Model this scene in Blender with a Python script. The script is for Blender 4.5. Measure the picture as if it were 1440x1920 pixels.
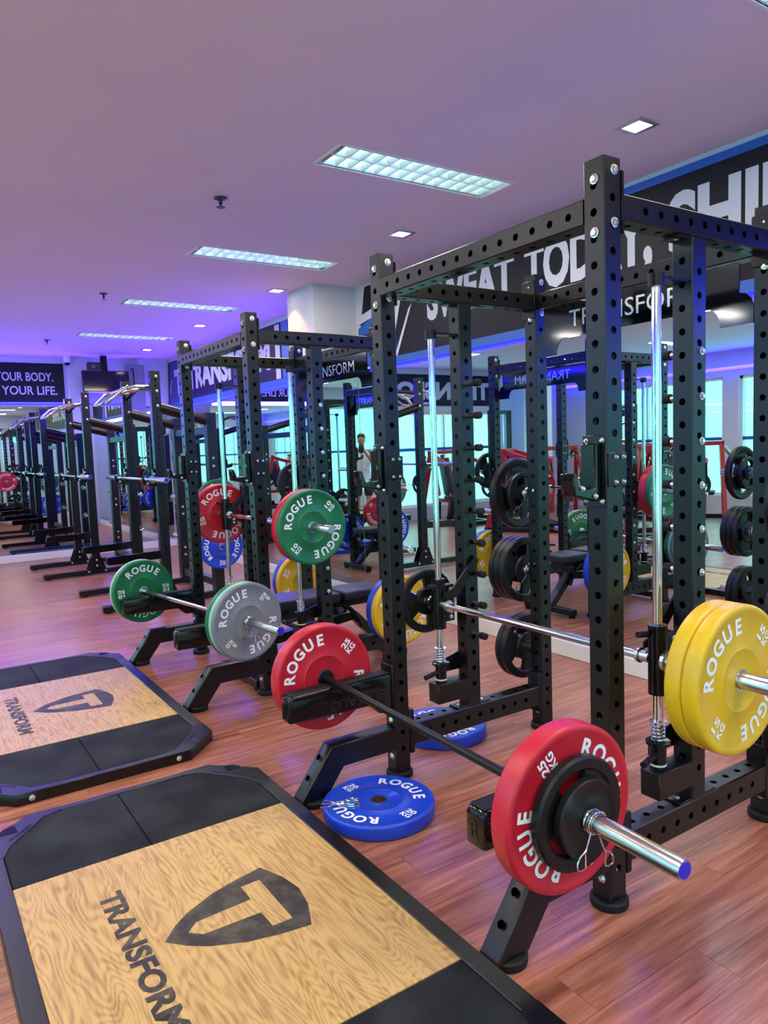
import bpy, bmesh, math, random
from mathutils import Vector, Matrix, Euler
random.seed(7)
R=math.radians
for o in list(bpy.data.objects): bpy.data.objects.remove(o)
SC=bpy.context.scene; COL=SC.collection

# ---------------------------------------------------------------- camera, world, exposure
FPX,YAW,PITCH,ROLL,CAMH=1378.5,R(33.475),R(5.048),R(-2.117),1.4664
cd=bpy.data.cameras.new('camera'); cam=bpy.data.objects.new('camera',cd); COL.objects.link(cam)
F=Vector((math.sin(YAW)*math.cos(PITCH),math.cos(YAW)*math.cos(PITCH),-math.sin(PITCH)))
R0=Vector((math.cos(YAW),-math.sin(YAW),0)); U0=R0.cross(F)
RV=R0*math.cos(ROLL)+U0*math.sin(ROLL); UV=U0*math.cos(ROLL)-R0*math.sin(ROLL)
mw=Matrix((( RV.x,UV.x,-F.x,0),(RV.y,UV.y,-F.y,0),(RV.z,UV.z,-F.z,CAMH),(0,0,0,1)))
cam.matrix_world=mw
cd.sensor_fit='HORIZONTAL'; cd.sensor_width=36; cd.lens=36*FPX/1440; cd.clip_start=.02; cd.clip_end=200
SC.camera=cam
vs=SC.view_settings; vs.view_transform='Standard'; vs.look='None'; vs.exposure=-0.18; vs.gamma=1; vs.use_curve_mapping=False
wd=bpy.data.worlds.new('world'); SC.world=wd; wd.use_nodes=True
bg=wd.node_tree.nodes['Background']; bg.inputs[0].default_value=(.50,.95,.96,1); bg.inputs[1].default_value=4.6

def area(name,loc,sx,sy,power,color,rot=(0,0,0)):
    l=bpy.data.lights.new(name,'AREA'); l.shape='RECTANGLE'; l.size=sx; l.size_y=sy; l.energy=power; l.color=color
    o=bpy.data.objects.new(name,l); COL.objects.link(o); o.location=loc; o.rotation_euler=rot; return o
FLUOR_W=27; LED_E=100.0; DOWN_W=22; LED_W=1.0   # LED_W: watts per metre of strip
LEDC=(.13,.055,1.0)

# ---------------------------------------------------------------- materials
MATS={}
def nmat(name):
    m=bpy.data.materials.new(name); m.use_nodes=True; MATS[name]=m
    return m,m.node_tree.nodes,m.node_tree.links,m.node_tree.nodes['Principled BSDF']
def mat(name,col,rough=.5,metal=0,bump=0,bscale=600,var=0,vscale=8,spec=.5,coat=0):
    m,n,l,b=nmat(name)
    b.inputs['Base Color'].default_value=(*col,1); b.inputs['Roughness'].default_value=rough; b.inputs['Metallic'].default_value=metal
    b.inputs['Specular IOR Level'].default_value=spec; b.inputs['Coat Weight'].default_value=coat
    tc=n.new('ShaderNodeTexCoord')
    if bump:
        t=n.new('ShaderNodeTexNoise'); t.inputs['Scale'].default_value=bscale; t.inputs['Detail'].default_value=2
        l.new(tc.outputs['Object'],t.inputs['Vector'])
        bp=n.new('ShaderNodeBump'); bp.inputs['Strength'].default_value=bump; bp.inputs['Distance'].default_value=.002
        l.new(t.outputs['Fac'],bp.inputs['Height']); l.new(bp.outputs['Normal'],b.inputs['Normal'])
    if var:
        t=n.new('ShaderNodeTexNoise'); t.inputs['Scale'].default_value=vscale; t.inputs['Detail'].default_value=4
        l.new(tc.outputs['Object'],t.inputs['Vector'])
        r=n.new('ShaderNodeValToRGB'); r.color_ramp.elements[0].position=.3; r.color_ramp.elements[1].position=.7
        r.color_ramp.elements[0].color=(*[c*(1-var) for c in col],1); r.color_ramp.elements[1].color=(*[min(1,c*(1+var)) for c in col],1)
        l.new(t.outputs['Fac'],r.inputs['Fac']); l.new(r.outputs['Color'],b.inputs['Base Color'])
    return m
def emat(name,col,st):
    m,n,l,b=nmat(name)
    b.inputs['Base Color'].default_value=(*col,1); b.inputs['Emission Color'].default_value=(*col,1); b.inputs['Emission Strength'].default_value=st
    return m
mat('black_coat',(.0025,.0027,.0032),.3,bump=.22,bscale=520,var=.15,vscale=30,spec=.48)
mat('black_smooth',(.005,.005,.006),.3,spec=.3)
mat('black_gloss',(.004,.004,.005),.14,spec=.4)
mat('black_rubber',(.009,.009,.01),.6,spec=.3,bump=.15,bscale=300)
mat('iron_plate',(.006,.006,.007),.38,spec=.35,bump=.12,bscale=200)
mat('chrome',(.78,.79,.8),.12,1)
mat('steel',(.62,.63,.65),.22,1,bump=.02,bscale=300)
mat('zinc',(.72,.74,.74),.3,1)
mat('dark_steel',(.08,.08,.085),.3,1)
mat('panel_metal',(.10,.105,.115),.07,1)
mat('vinyl_pad',(.02,.02,.026),.45,bump=.08,bscale=350)
mat('white_paint',(.56,.56,.60),.6,bump=.03,bscale=60)
mat('ceiling_light_tint',(.80,.66,.73),.75,bump=.02,bscale=40,var=.03,vscale=1.2)  # pink of LED and floor-bounced light put into the ceiling colour
mat('white_trim',(.80,.78,.74),.4)
mat('print_white',(.52,.52,.60),.55)
mat('print_black',(.007,.007,.012),.5,spec=.2)
mat('hole_shade',(0,0,0),1,spec=0)
mat('louvre',(.70,.76,.76),.26,.6)
mat('print_blue',(.01,.09,.42),.4)
mat('print_navy',(.02,.03,.16),.4)
mat('plate_red',(.55,.012,.03),.36,bump=.06,bscale=120,var=.08)
mat('plate_blue',(.008,.05,.52),.36,bump=.06,bscale=120,var=.08)
mat('plate_green',(.008,.16,.055),.38,bump=.06,bscale=120,var=.08)
mat('plate_yellow',(.72,.44,.01),.36,bump=.06,bscale=120,var=.08)
mat('plate_grey',(.20,.215,.24),.4,bump=.06,bscale=120,var=.08)
mat('plate_white',(.30,.55,.42),.4)
mat('letter_white',(.85,.86,.9),.5)
mat('letter_green',(.55,.8,.65),.5)
mat('end_cap_blue',(.012,.012,.55),.35)
mat('red_frame',(.35,.01,.014),.3)
mat('nylon_white',(.75,.75,.72),.5)
mat('skin',(.42,.22,.15),.55); mat('hair',(.01,.008,.007),.5); mat('tee',(.72,.78,.82),.8,bump=.1,bscale=80); mat('shorts',(.02,.02,.025),.8)
mat('shoe',(.05,.05,.055),.6)
mat('led_channel',(.25,.3,.9),.3)
emat('led_blue',(.0005,.0006,1.0),LED_E)
emat('tube_light',(.72,1.0,.97),48)
emat('downlight_glow',(1.0,.84,.6),14)
mat('reflector',(.72,.8,.8),.18,1)
mat('screen',(.004,.004,.006),.1)
# mirror: silvered glass with the faint green of float glass
m,n,l,b=nmat('mirror'); b.inputs['Base Color'].default_value=(.70,.79,.78,1); b.inputs['Metallic'].default_value=1; b.inputs['Roughness'].default_value=.004
# window glass: green-tinted, mostly clear
m,n,l,b=nmat('window_glass'); n.remove(b)
tr=n.new('ShaderNodeBsdfTransparent'); tr.inputs[0].default_value=(.62,.95,.91,1)
gl=n.new('ShaderNodeBsdfGlossy'); gl.inputs['Roughness'].default_value=.02; gl.inputs[0].default_value=(.8,.9,.9,1)
mx=n.new('ShaderNodeMixShader'); mx.inputs[0].default_value=.08
l.new(tr.outputs[0],mx.inputs[1]); l.new(gl.outputs[0],mx.inputs[2]); l.new(mx.outputs[0],n['Material Output'].inputs[0])
# laminate planks (grain along object X)
def plank_mat(name,bricks):
    m,n,l,b=nmat(name); tc=n.new('ShaderNodeTexCoord'); geo=n.new('ShaderNodeNewGeometry')
    mp=n.new('ShaderNodeMapping'); mp.inputs['Scale'].default_value=(.9,14,1)
    l.new(geo.outputs['Position'],mp.inputs['Vector'])
    oi=n.new('ShaderNodeObjectInfo')
    off=n.new('ShaderNodeVectorMath'); off.operation='ADD'; cmb=n.new('ShaderNodeCombineXYZ')
    ml=n.new('ShaderNodeMath'); ml.operation='MULTIPLY'; ml.inputs[1].default_value=37
    l.new(oi.outputs['Random'],ml.inputs[0]); l.new(ml.outputs[0],cmb.inputs[0]); l.new(ml.outputs[0],cmb.inputs[2])
    l.new(mp.outputs[0],off.inputs[0]); l.new(cmb.outputs[0],off.inputs[1])
    t=n.new('ShaderNodeTexNoise'); t.inputs['Scale'].default_value=2.2; t.inputs['Detail'].default_value=6; t.inputs['Roughness'].default_value=.62; t.inputs['Distortion'].default_value=.35
    l.new(off.outputs[0],t.inputs['Vector'])
    r=n.new('ShaderNodeValToRGB'); e=r.color_ramp.elements
    e[0].position=.30; e[0].color=(.17,.048,.026,1); e[1].position=.72; e[1].color=(.52,.215,.13,1)
    k=e.new(.5); k.color=(.34,.115,.066,1)
    mf=n.new('ShaderNodeMapping'); mf.inputs['Scale'].default_value=(1.6,95,1); l.new(geo.outputs['Position'],mf.inputs['Vector'])
    tf=n.new('ShaderNodeTexNoise'); tf.inputs['Scale'].default_value=2.5; tf.inputs['Detail'].default_value=3; l.new(mf.outputs[0],tf.inputs['Vector'])
    sm=n.new('ShaderNodeMath'); sm.operation='MULTIPLY_ADD'; sm.inputs[1].default_value=.42; sm.inputs[2].default_value=-.21; l.new(tf.outputs['Fac'],sm.inputs[0])
    sa=n.new('ShaderNodeMath'); sa.operation='ADD'; l.new(t.outputs['Fac'],sa.inputs[0]); l.new(sm.outputs[0],sa.inputs[1]); l.new(sa.outputs[0],r.inputs['Fac'])
    hs=n.new('ShaderNodeHueSaturation'); l.new(r.outputs['Color'],hs.inputs['Color'])
    mr=n.new('ShaderNodeMapRange'); mr.inputs[3].default_value=.82; mr.inputs[4].default_value=1.14
    if bricks:
        br=n.new('ShaderNodeTexBrick'); br.inputs['Scale'].default_value=1; br.inputs['Brick Width'].default_value=1.2; br.inputs['Row Height'].default_value=.15
        br.inputs['Mortar Size'].default_value=.0012; br.inputs['Color1'].default_value=(0,0,0,1); br.inputs['Color2'].default_value=(1,1,1,1); br.inputs['Mortar'].default_value=(0,0,0,1)
        l.new(geo.outputs['Position'],br.inputs['Vector']); l.new(br.outputs['Color'],mr.inputs[0])
    else: l.new(oi.outputs['Random'],mr.inputs[0])
    l.new(mr.outputs[0],hs.inputs['Value']); l.new(hs.outputs[0],b.inputs['Base Color'])
    rr=n.new('ShaderNodeMapRange'); rr.inputs[3].default_value=.24; rr.inputs[4].default_value=.36; l.new(t.outputs['Fac'],rr.inputs[0]); l.new(rr.outputs[0],b.inputs['Roughness'])
    bp=n.new('ShaderNodeBump'); bp.inputs['Strength'].default_value=.12; bp.inputs['Distance'].default_value=.002; l.new(t.outputs['Fac'],bp.inputs['Height']); l.new(bp.outputs[0],b.inputs['Normal'])
plank_mat('plank',False); plank_mat('floor_wood',True)
# oak deck of the lifting platforms (cathedral grain along Y)
m,n,l,b=nmat('oak'); tc=n.new('ShaderNodeTexCoord')
mp=n.new('ShaderNodeMapping'); mp.inputs['Scale'].default_value=(1,.22,1); l.new(tc.outputs['Object'],mp.inputs[0])
n0=n.new('ShaderNodeTexNoise'); n0.inputs['Scale'].default_value=4.2; n0.inputs['Detail'].default_value=2.2; l.new(mp.outputs[0],n0.inputs['Vector'])
mm=n.new('ShaderNodeMath'); mm.operation='MULTIPLY'; mm.inputs[1].default_value=300; l.new(n0.outputs['Fac'],mm.inputs[0])
sn=n.new('ShaderNodeMath'); sn.operation='SINE'; l.new(mm.outputs[0],sn.inputs[0])
n1=n.new('ShaderNodeTexNoise'); n1.inputs['Scale'].default_value=110; mp1=n.new('ShaderNodeMapping'); mp1.inputs['Scale'].default_value=(1,.08,1); l.new(tc.outputs['Object'],mp1.inputs[0]); l.new(mp1.outputs[0],n1.inputs['Vector']); n1.inputs['Detail'].default_value=4
ad=n.new('ShaderNodeMath'); ad.operation='MULTIPLY_ADD'; ad.inputs[1].default_value=.10; l.new(sn.outputs[0],ad.inputs[0]); l.new(n1.outputs['Fac'],ad.inputs[2])
r=n.new('ShaderNodeValToRGB'); e=r.color_ramp.elements; e[0].position=.25; e[0].color=(.33,.175,.05,1); e[1].position=.60; e[1].color=(.58,.355,.12,1)
l.new(ad.outputs[0],r.inputs[0]); l.new(r.outputs[0],b.inputs['Base Color']); b.inputs['Roughness'].default_value=.42
# scuffed rubber tile
m,n,l,b=nmat('rubber_tile'); tc=n.new('ShaderNodeTexCoord'); t=n.new('ShaderNodeTexNoise'); t.inputs['Scale'].default_value=5; t.inputs['Detail'].default_value=6; l.new(tc.outputs['Object'],t.inputs['Vector'])
r=n.new('ShaderNodeValToRGB'); e=r.color_ramp.elements; e[0].position=.4; e[0].color=(.006,.007,.009,1); e[1].position=.78; e[1].color=(.028,.032,.034,1)
l.new(t.outputs['Fac'],r.inputs[0]); l.new(r.outputs[0],b.inputs['Base Color']); b.inputs['Roughness'].default_value=.7; b.inputs['Specular IOR Level'].default_value=.2
t2=n.new('ShaderNodeTexNoise'); t2.inputs['Scale'].default_value=240; l.new(tc.outputs['Object'],t2.inputs['Vector']); bp=n.new('ShaderNodeBump'); bp.inputs['Strength'].default_value=.4; bp.inputs['Distance'].default_value=.002; l.new(t2.outputs['Fac'],bp.inputs['Height']); l.new(bp.outputs[0],b.inputs['Normal'])
# worn black stencil paint
m,n,l,b=nmat('stencil'); tc=n.new('ShaderNodeTexCoord'); t=n.new('ShaderNodeTexNoise'); t.inputs['Scale'].default_value=16; t.inputs['Detail'].default_value=7; t.inputs['Roughness'].default_value=.7; l.new(tc.outputs['Object'],t.inputs['Vector'])
r=n.new('ShaderNodeValToRGB'); e=r.color_ramp.elements; e[0].position=.42; e[0].color=(.018,.015,.012,1); e[1].position=.72; e[1].color=(.12,.09,.055,1)
l.new(t.outputs['Fac'],r.inputs[0]); l.new(r.outputs[0],b.inputs['Base Color']); b.inputs['Roughness'].default_value=.55

# ---------------------------------------------------------------- mesh helpers
def frame(x,y,o=(0,0,0)):
    x=Vector(x).normalized(); y=Vector(y).normalized(); z=x.cross(y)
    return Matrix(((x.x,y.x,z.x,o[0]),(x.y,y.y,z.y,o[1]),(x.z,y.z,z.z,o[2]),(0,0,0,1)))
def axis_mat(d,o=(0,0,0)):
    d=Vector(d).normalized(); a=Vector((0,0,1)) if abs(d.z)<.9 else Vector((1,0,0))
    x=a.cross(d).normalized(); y=d.cross(x); return Matrix(((x.x,y.x,d.x,o[0]),(x.y,y.y,d.y,o[1]),(x.z,y.z,d.z,o[2]),(0,0,0,1)))
class MB:
    def __init__(s): s.v=[]; s.f=[]
    def raw(s,v,f,m=None):
        o=len(s.v); s.v+= [tuple(m@Vector(p)) for p in v] if m is not None else [tuple(p) for p in v]
        s.f+=[tuple(i+o for i in q) for q in f]; return s
    def box(s,x0,x1,y0,y1,z0,z1,m=None):
        v=[(x,y,z) for z in (z0,z1) for y in (y0,y1) for x in (x0,x1)]
        return s.raw(v,[(0,2,3,1),(4,5,7,6),(0,1,5,4),(2,6,7,3),(0,4,6,2),(1,3,7,5)],m)
    def bar(s,p0,p1,w,h,up=(0,0,1)):
        p0=Vector(p0); p1=Vector(p1); d=(p1-p0); L=d.length; d.normalize(); u=Vector(up); x=u.cross(d).normalized(); y=d.cross(x)
        m=Matrix(((x.x,y.x,d.x,p0.x),(x.y,y.y,d.y,p0.y),(x.z,y.z,d.z,p0.z),(0,0,0,1)))
        return s.box(-w/2,w/2,-h/2,h/2,0,L,m)
    def lathe(s,prof,n=24,m=None,closed=False):
        v=[];f=[];k=len(prof)
        for i in range(n):
            a=2*math.pi*i/n
            for r,z in prof: v.append((r*math.cos(a),r*math.sin(a),z))
        for i in range(n):
            j=(i+1)%n
            for q in range(k-1 if not closed else k):
                q2=(q+1)%k
                f.append((i*k+q,j*k+q,j*k+q2,i*k+q2))
        if not closed:
            if prof[0][0]>1e-6: f.append(tuple(i*k for i in range(n))[::-1])
            if prof[-1][0]>1e-6: f.append(tuple(i*k+k-1 for i in range(n)))
        return s.raw(v,f,m)
    def cyl(s,p0,p1,r,n=16,r2=None):
        p0=Vector(p0); p1=Vector(p1); d=p1-p0; L=d.length
        return s.lathe([(r,0),(r if r2 is None else r2,L)],n,axis_mat(d,p0))
    def tube(s,pts,r,n=8,close=False):
        P=[Vector(p) for p in pts]; v=[];f=[];k=len(P)
        ref=None
        for i,p in enumerate(P):
            a=P[i-1] if (i>0 or close) else P[i]; b=P[(i+1)%k] if (i<k-1 or close) else P[i]
            d=(b-a).normalized()
            if ref is None:
                ref=Vector((0,0,1)) if abs(d.z)<.9 else Vector((1,0,0))
            x=(ref-d*ref.dot(d)).normalized(); y=d.cross(x); ref=x
            for j in range(n):
                t=2*math.pi*j/n; v.append(p+(x*math.cos(t)+y*math.sin(t))*r)
        for i in range(k if close else k-1):
            i2=(i+1)%k
            for j in range(n): f.append((i*n+j,i*n+(j+1)%n,i2*n+(j+1)%n,i2*n+j))
        if not close: f.append(tuple(range(n))[::-1]); f.append(tuple((k-1)*n+j for j in range(n)))
        return s.raw(v,f)
    def prism(s,poly,z0,z1,m=None):
        n=len(poly); v=[(x,y,z0) for x,y in poly]+[(x,y,z1) for x,y in poly]
        f=[tuple(range(n))[::-1],tuple(range(n,2*n))]+[(i,(i+1)%n,n+(i+1)%n,n+i) for i in range(n)]
        return s.raw(v,f,m)
    def mesh(s,name,mt,bevel=0,smooth=True,seg=1):
        me=bpy.data.meshes.new(name); me.from_pydata(s.v,[],s.f); me.materials.append(MATS[mt])
        bm=bmesh.new(); bm.from_mesh(me)
        bmesh.ops.recalc_face_normals(bm,faces=bm.faces)
        if bevel:
            es=[e for e in bm.edges if len(e.link_faces)==2 and e.calc_face_angle(0)>.5]
            bmesh.ops.bevel(bm,geom=es,offset=bevel,segments=seg,affect='EDGES',profile=.5)
        bm.to_mesh(me); bm.free()
        if smooth:
            me.shade_smooth(); me.set_sharp_from_angle(angle=R(38))
        return me
    def build(s,name,mt,parent=None,loc=(0,0,0),rot=None,bevel=0,smooth=True,seg=1):
        return obj(name,s.mesh(name,mt,bevel,smooth,seg),parent,loc,rot)
def obj(name,me,parent=None,loc=(0,0,0),rot=None):
    o=bpy.data.objects.new(name,me); COL.objects.link(o); o.location=loc
    if rot is not None: o.rotation_euler=rot
    if parent is not None: o.parent=parent
    return o
def tag(o,label,cat,group=None):
    o['label']=label; o['category']=cat
    if group: o['group']=group
    return o
def thing(name,label,cat,loc=(0,0,0),rot=None,group=None):
    o=obj(name,None,None,loc,rot); o.empty_display_size=.1; return tag(o,label,cat,group)
ORD=('first','second','third','fourth','fifth','sixth','seventh','eighth','ninth')
def struct(o): o['kind']='structure'; return o
def copy_tree(o,parent=None):
    c=o.copy(); COL.objects.link(c)
    if parent is not None: c.parent=parent
    for ch in list(o.children): copy_tree(ch,c)
    return c
# ---------------------------------------------------------------- text (built-in font -> mesh), made while the scene is empty
TXT={}
def text_geo(s,size=1,bold=0.0,extr=0,align='CENTER',space=1.0):
    k=(s,bold,extr,align,space)
    if k not in TXT:
        c=bpy.data.curves.new('t','FONT'); c.body=s; c.size=1; c.offset=bold; c.extrude=extr; c.align_x=align; c.align_y='BOTTOM_BASELINE'; c.space_character=space; c.resolution_u=3
        o=bpy.data.objects.new('t',c); COL.objects.link(o)
        me=bpy.data.meshes.new_from_object(o.evaluated_get(bpy.context.evaluated_depsgraph_get()))
        TXT[k]=([tuple(v.co) for v in me.vertices],[tuple(p.vertices) for p in me.polygons])
        bpy.data.objects.remove(o); bpy.data.curves.remove(c); bpy.data.meshes.remove(me)
    v,f=TXT[k]
    return [(x*size,y*size,z*size) for x,y,z in v],f
def fit_text(s,w,h,bold=0,extr=0,space=1.0):
    """text scaled to exactly w x h, origin at its lower left corner"""
    v,f=text_geo(s,1,bold,extr,'LEFT',space)
    x0=min(p[0] for p in v); x1=max(p[0] for p in v); y0=min(p[1] for p in v); y1=max(p[1] for p in v)
    return [((p[0]-x0)/(x1-x0)*w,(p[1]-y0)/(y1-y0)*h,p[2]) for p in v],f
def letters(mt,v,f,m,parent):
    """one object per letter: faces grouped by overlapping x ranges"""
    iv=sorted((min(v[i][0] for i in q),max(v[i][0] for i in q),k) for k,q in enumerate(f)); gr=[]
    for a,e,k in iv:
        if gr and a<gr[-1][0]-1e-4: gr[-1][0]=max(gr[-1][0],e); gr[-1][1].append(k)
        else: gr.append([e,[k]])
    for e,ks in gr:
        ids=sorted({i for k in ks for i in f[k]}); mp={i:j for j,i in enumerate(ids)}
        flat_text('letter',mt,[v[i] for i in ids],[tuple(mp[i] for i in f[k]) for k in ks],m,parent)
def flat_text(name,mt,v,f,m,parent=None):
    b=MB(); b.raw(v,f,m); me=bpy.data.meshes.new(name); me.from_pydata(b.v,[],b.f); me.materials.append(MATS[mt])
    return obj(name,me,parent)
# ---------------------------------------------------------------- the room
XW,XL,YF,YB,ZC=3.72,-5.2,11.75,-4.0,2.96
# floor: slab, with planks laid one by one where the camera can tell them apart
px0,px1,py0,py1=-.6,XW,.3,7.5
b=MB()
b.box(XL,px0,YB,YF,-.1,0); b.box(px0,px1,YB,py0,-.1,0); b.box(px0,px1,py1,YF,-.1,0); b.box(px0,px1,py0,py1,-.1,-.006)
floor=struct(b.build('floor','floor_wood',smooth=False))
pk={}
def plank(x0,x1,y0,y1):
    k=round(x1-x0,4)
    if k not in pk:
        pk[k]=MB().box(0,x1-x0-.0012,0,y1-y0-.0012,-.006,0).mesh('plank','plank',smooth=False)
    obj('plank',pk[k],floor,(x0,y0,0))
y=py0; i=0
while y<py1-.01:
    x=px0-[0,.4,.8,.2,.6][i%5]-.0
    while x<px1-.001:
        a=max(x,px0); e=min(x+1.2,px1)
        if e-a>.02: plank(a,e,y,y+.15)
        x+=1.2
    y+=.15; i+=1
# ceiling with openings for the recessed fluorescent fittings
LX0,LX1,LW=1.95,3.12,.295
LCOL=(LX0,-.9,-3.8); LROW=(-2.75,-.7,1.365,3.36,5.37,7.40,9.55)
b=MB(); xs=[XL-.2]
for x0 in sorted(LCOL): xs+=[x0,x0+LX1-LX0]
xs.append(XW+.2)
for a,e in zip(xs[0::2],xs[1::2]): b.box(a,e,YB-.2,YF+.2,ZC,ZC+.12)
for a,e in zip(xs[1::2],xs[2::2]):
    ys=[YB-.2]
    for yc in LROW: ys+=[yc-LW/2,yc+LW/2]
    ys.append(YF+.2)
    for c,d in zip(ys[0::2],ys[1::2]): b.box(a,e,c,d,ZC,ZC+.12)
struct(b.build('ceiling','ceiling_light_tint',smooth=False))
struct(MB().box(XW,XW+.2,YB,YF,0,ZC).build('wall_right','white_paint',smooth=False))
b=MB(); b.box(XL,XW,YB-.2,YB,0,.35); b.box(XL,XW,YB-.2,YB,2.5,ZC)
for a,e in ((XL,-4.6),(-1.5,-1.1),(2.0,XW)): b.box(a,e,YB-.2,YB,.35,2.5)
struct(b.build('wall_back','white_paint',smooth=False))
# far wall with a glazed part on the left
b=MB(); b.box(-.55,XW+.2,YF,YF+.2,0,ZC); b.box(XL-.2,-.55,YF,YF+.2,2.12,ZC); b.box(XL-.2,-3.3,YF,YF+.2,0,2.12); b.box(-3.3,-.55,YF,YF+.2,0,.25)
struct(b.build('wall_far','white_paint',smooth=False))
# left wall: sill, header, piers between the windows
WY=[(-3.4,-.9),(-.6,1.9),(2.2,4.7),(5.0,7.5),(7.8,10.3)]
b=MB(); b.box(XL-.2,XL,YB,YF,0,.35); b.box(XL-.2,XL,YB,YF,2.5,ZC)
ys=[YB]+[q for w in WY for q in w]+[YF]
for a,e in zip(ys[0::2],ys[1::2]): b.box(XL-.2,XL,a,e,.35,2.5)
struct(b.build('wall_left','white_paint',smooth=False))
def window(n,a0,a1,z0,z1,m,nx=3):
    """frame + panes in the plane local X (along wall) / local Z"""
    o=struct(obj('window_%d'%n,None)); o.matrix_world=m
    b=MB(); w=a1-a0
    b.box(a0,a0+.05,-.04,.04,z0,z1); b.box(a1-.05,a1,-.04,.04,z0,z1); b.box(a0,a1,-.04,.04,z1-.05,z1); b.box(a0,a1,-.04,.04,z0,z0+.05)
    for i in range(1,nx): b.box(a0+w*i/nx-.025,a0+w*i/nx+.025,-.03,.03,z0,z1)
    b.build('frame','white_trim',o)
    MB().box(a0+.05,a1-.05,-.05,.05,1.36,1.42).build('rail','print_blue',o)
    for i in range(nx):
        MB().box(a0+w*i/nx+.025,a0+w*(i+1)/nx-.025,-.004,.004,z0+.04,z1-.04).build('pane','window_glass',o,smooth=False)
for i,(a,e) in enumerate(WY): window(i+1,a,e,.35,2.5,frame((0,1,0),(-1,0,0),(XL-.1,0,0)) if False else Matrix(((0,-1,0,XL-.1),(1,0,0,0),(0,0,1,0),(0,0,0,1))))
window(7,-4.6,-1.5,.35,2.5,Matrix.Translation((0,YB-.1,0)),4); window(8,-1.1,2.0,.35,2.5,Matrix.Translation((0,YB-.1,0)),4)
window(6,-3.3,-.55,.25,2.12,Matrix.Translation((0,YF+.1,0)),4)
# pillar on the mirror wall: white above, mirror clad below
PX,PY0,PY1=3.27,5.98,6.5
struct(MB().box(PX,XW,PY0,PY1,0,ZC).build('wall_pillar','white_paint',smooth=False))
struct(MB().box(-3.75,-3.35,10.6,11.0,0,ZC).build('wall_column','white_paint',smooth=False))
tag(MB().box(-3.765,-3.335,10.585,11.015,0,1.15).build('column_wrap','red_frame',smooth=False),'red padded wrap around the lower white column by the windows','column pad')
# baseboards
def base(side,x0,x1,y0,y1): struct(MB().box(x0,x1,y0,y1,0,.11).build('baseboard_'+side,'white_trim',bevel=.004))
base('right',XW-.022,XW,YB,PY0); base('right_far',XW-.022,XW,PY1,YF); base('far',-.55,XW-.022,YF-.022,YF); base('pillar',PX-.02,PX,PY0-.02,PY1+.02); base('pillar_front',PX,XW-.022,PY0-.02,PY0)
# mirrors
def mirror(x0,x1,y0,y1,label,group,z0=.115,z1=2.17): 
    tag(MB().box(x0,x1,y0,y1,z0,z1).build('mirror_panel','mirror',smooth=False),label,'mirror',group)
yy=PY0-.012; k=0
while yy>-1.5:
    mirror(XW-.009,XW-.001,yy-1.172,yy,'%s mirror panel from the white pillar, behind the power racks'%ORD[k],'mirror panels on the rack wall'); yy-=1.175; k+=1
yy=PY1+.003; k=0
while yy<YF-.1:
    e=min(yy+1.172,YF-.015); mirror(XW-.009,XW-.001,yy,e,'%s mirror panel beyond the white pillar, behind the half racks'%ORD[k],'mirror panels beyond the pillar'); yy+=1.175; k+=1
for i in range(3): 
    x0=-.5+i*1.4; mirror(x0,min(x0+1.397,XW-.012),YF-.009,YF-.001,'%s mirror panel of the end wall, counted from its windows'%ORD[i],'mirror panels on the end wall',z1=2.24)
mirror(PX-.009,PX-.001,PY0-.009,PY1,'narrow mirror panel on the aisle side of the white pillar',None)
mirror(PX,XW-.012,PY0-.009,PY0-.001,'narrow mirror panel on the white pillar facing the racks',None)

# ---------------------------------------------------------------- wall graphics
WM=lambda y,z,d=0:frame((0,-1,0),(0,0,1),(XW-.012-d,y,z))      # text frame on the right wall (reads toward the camera)
def wprism(b,pts,t0,t1): b.prism([(-p[0],p[1]) for p in pts],t0,t1,frame((0,-1,0),(0,0,1),(XW-.001,0,0)))
bz0,bz1=2.215,2.885
o=thing('slogan_banner','black banner reading SWEAT TODAY, SHINE above the mirrors','banner',(0,0,0))
b=MB(); wprism(b,[(5.98,bz0),(5.80,2.93),(-1.2,2.93),(-1.2,bz0)],0,.010); b.build('board','print_black',o,smooth=False)
b=MB(); wprism(b,[(5.5,bz1),(5.5,bz1+.045),(-1.2,bz1+.045),(-1.2,bz1)],.0102,.013); wprism(b,[(5.75,bz0-.03),(5.75,bz0+.035),(-1.2,bz0+.035),(-1.2,bz0-.03)],.0102,.013)
b.build('stripe','print_blue',o,smooth=False)
b=MB(); wprism(b,[(5.93,2.60),(5.90,2.68),(5.55,2.74),(5.56,2.66)],.0102,.013); wprism(b,[(5.42,2.86),(5.18,2.86),(5.42,2.2),(5.52,2.2)],.0102,.013); wprism(b,[(5.12,2.62),(5.07,2.66),(5.31,2.24),(5.35,2.24)],.0102,.013)
b.build('slash','print_white',o,smooth=False)
b=MB(); wprism(b,[(5.93,2.50),(5.92,2.57),(5.62,2.66),(5.66,2.50)],.0132,.015); wprism(b,[(5.75,2.46),(5.66,2.46),(5.73,2.22),(5.82,2.22)],.0132,.015); b.build('slash','print_blue',o,smooth=False)
for s,y0,y1 in (('SWEAT',4.865,3.85),('TODAY,',3.75,2.725),('SHINE',2.62,1.62)):
    v,f=fit_text(s,y0-y1,.335 if ',' not in s else .395,.045)
    letters('print_white',v,f,WM(y0,2.47 if ',' not in s else 2.41),o)
o=thing('club_banner','black and blue banner reading TRANSFORM beyond the pillar','banner')
b=MB(); wprism(b,[(11.7,bz0),(11.6,2.9),(6.52,2.9),(6.52,bz0)],0,.010); b.build('board','print_black',o,smooth=False)
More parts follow.
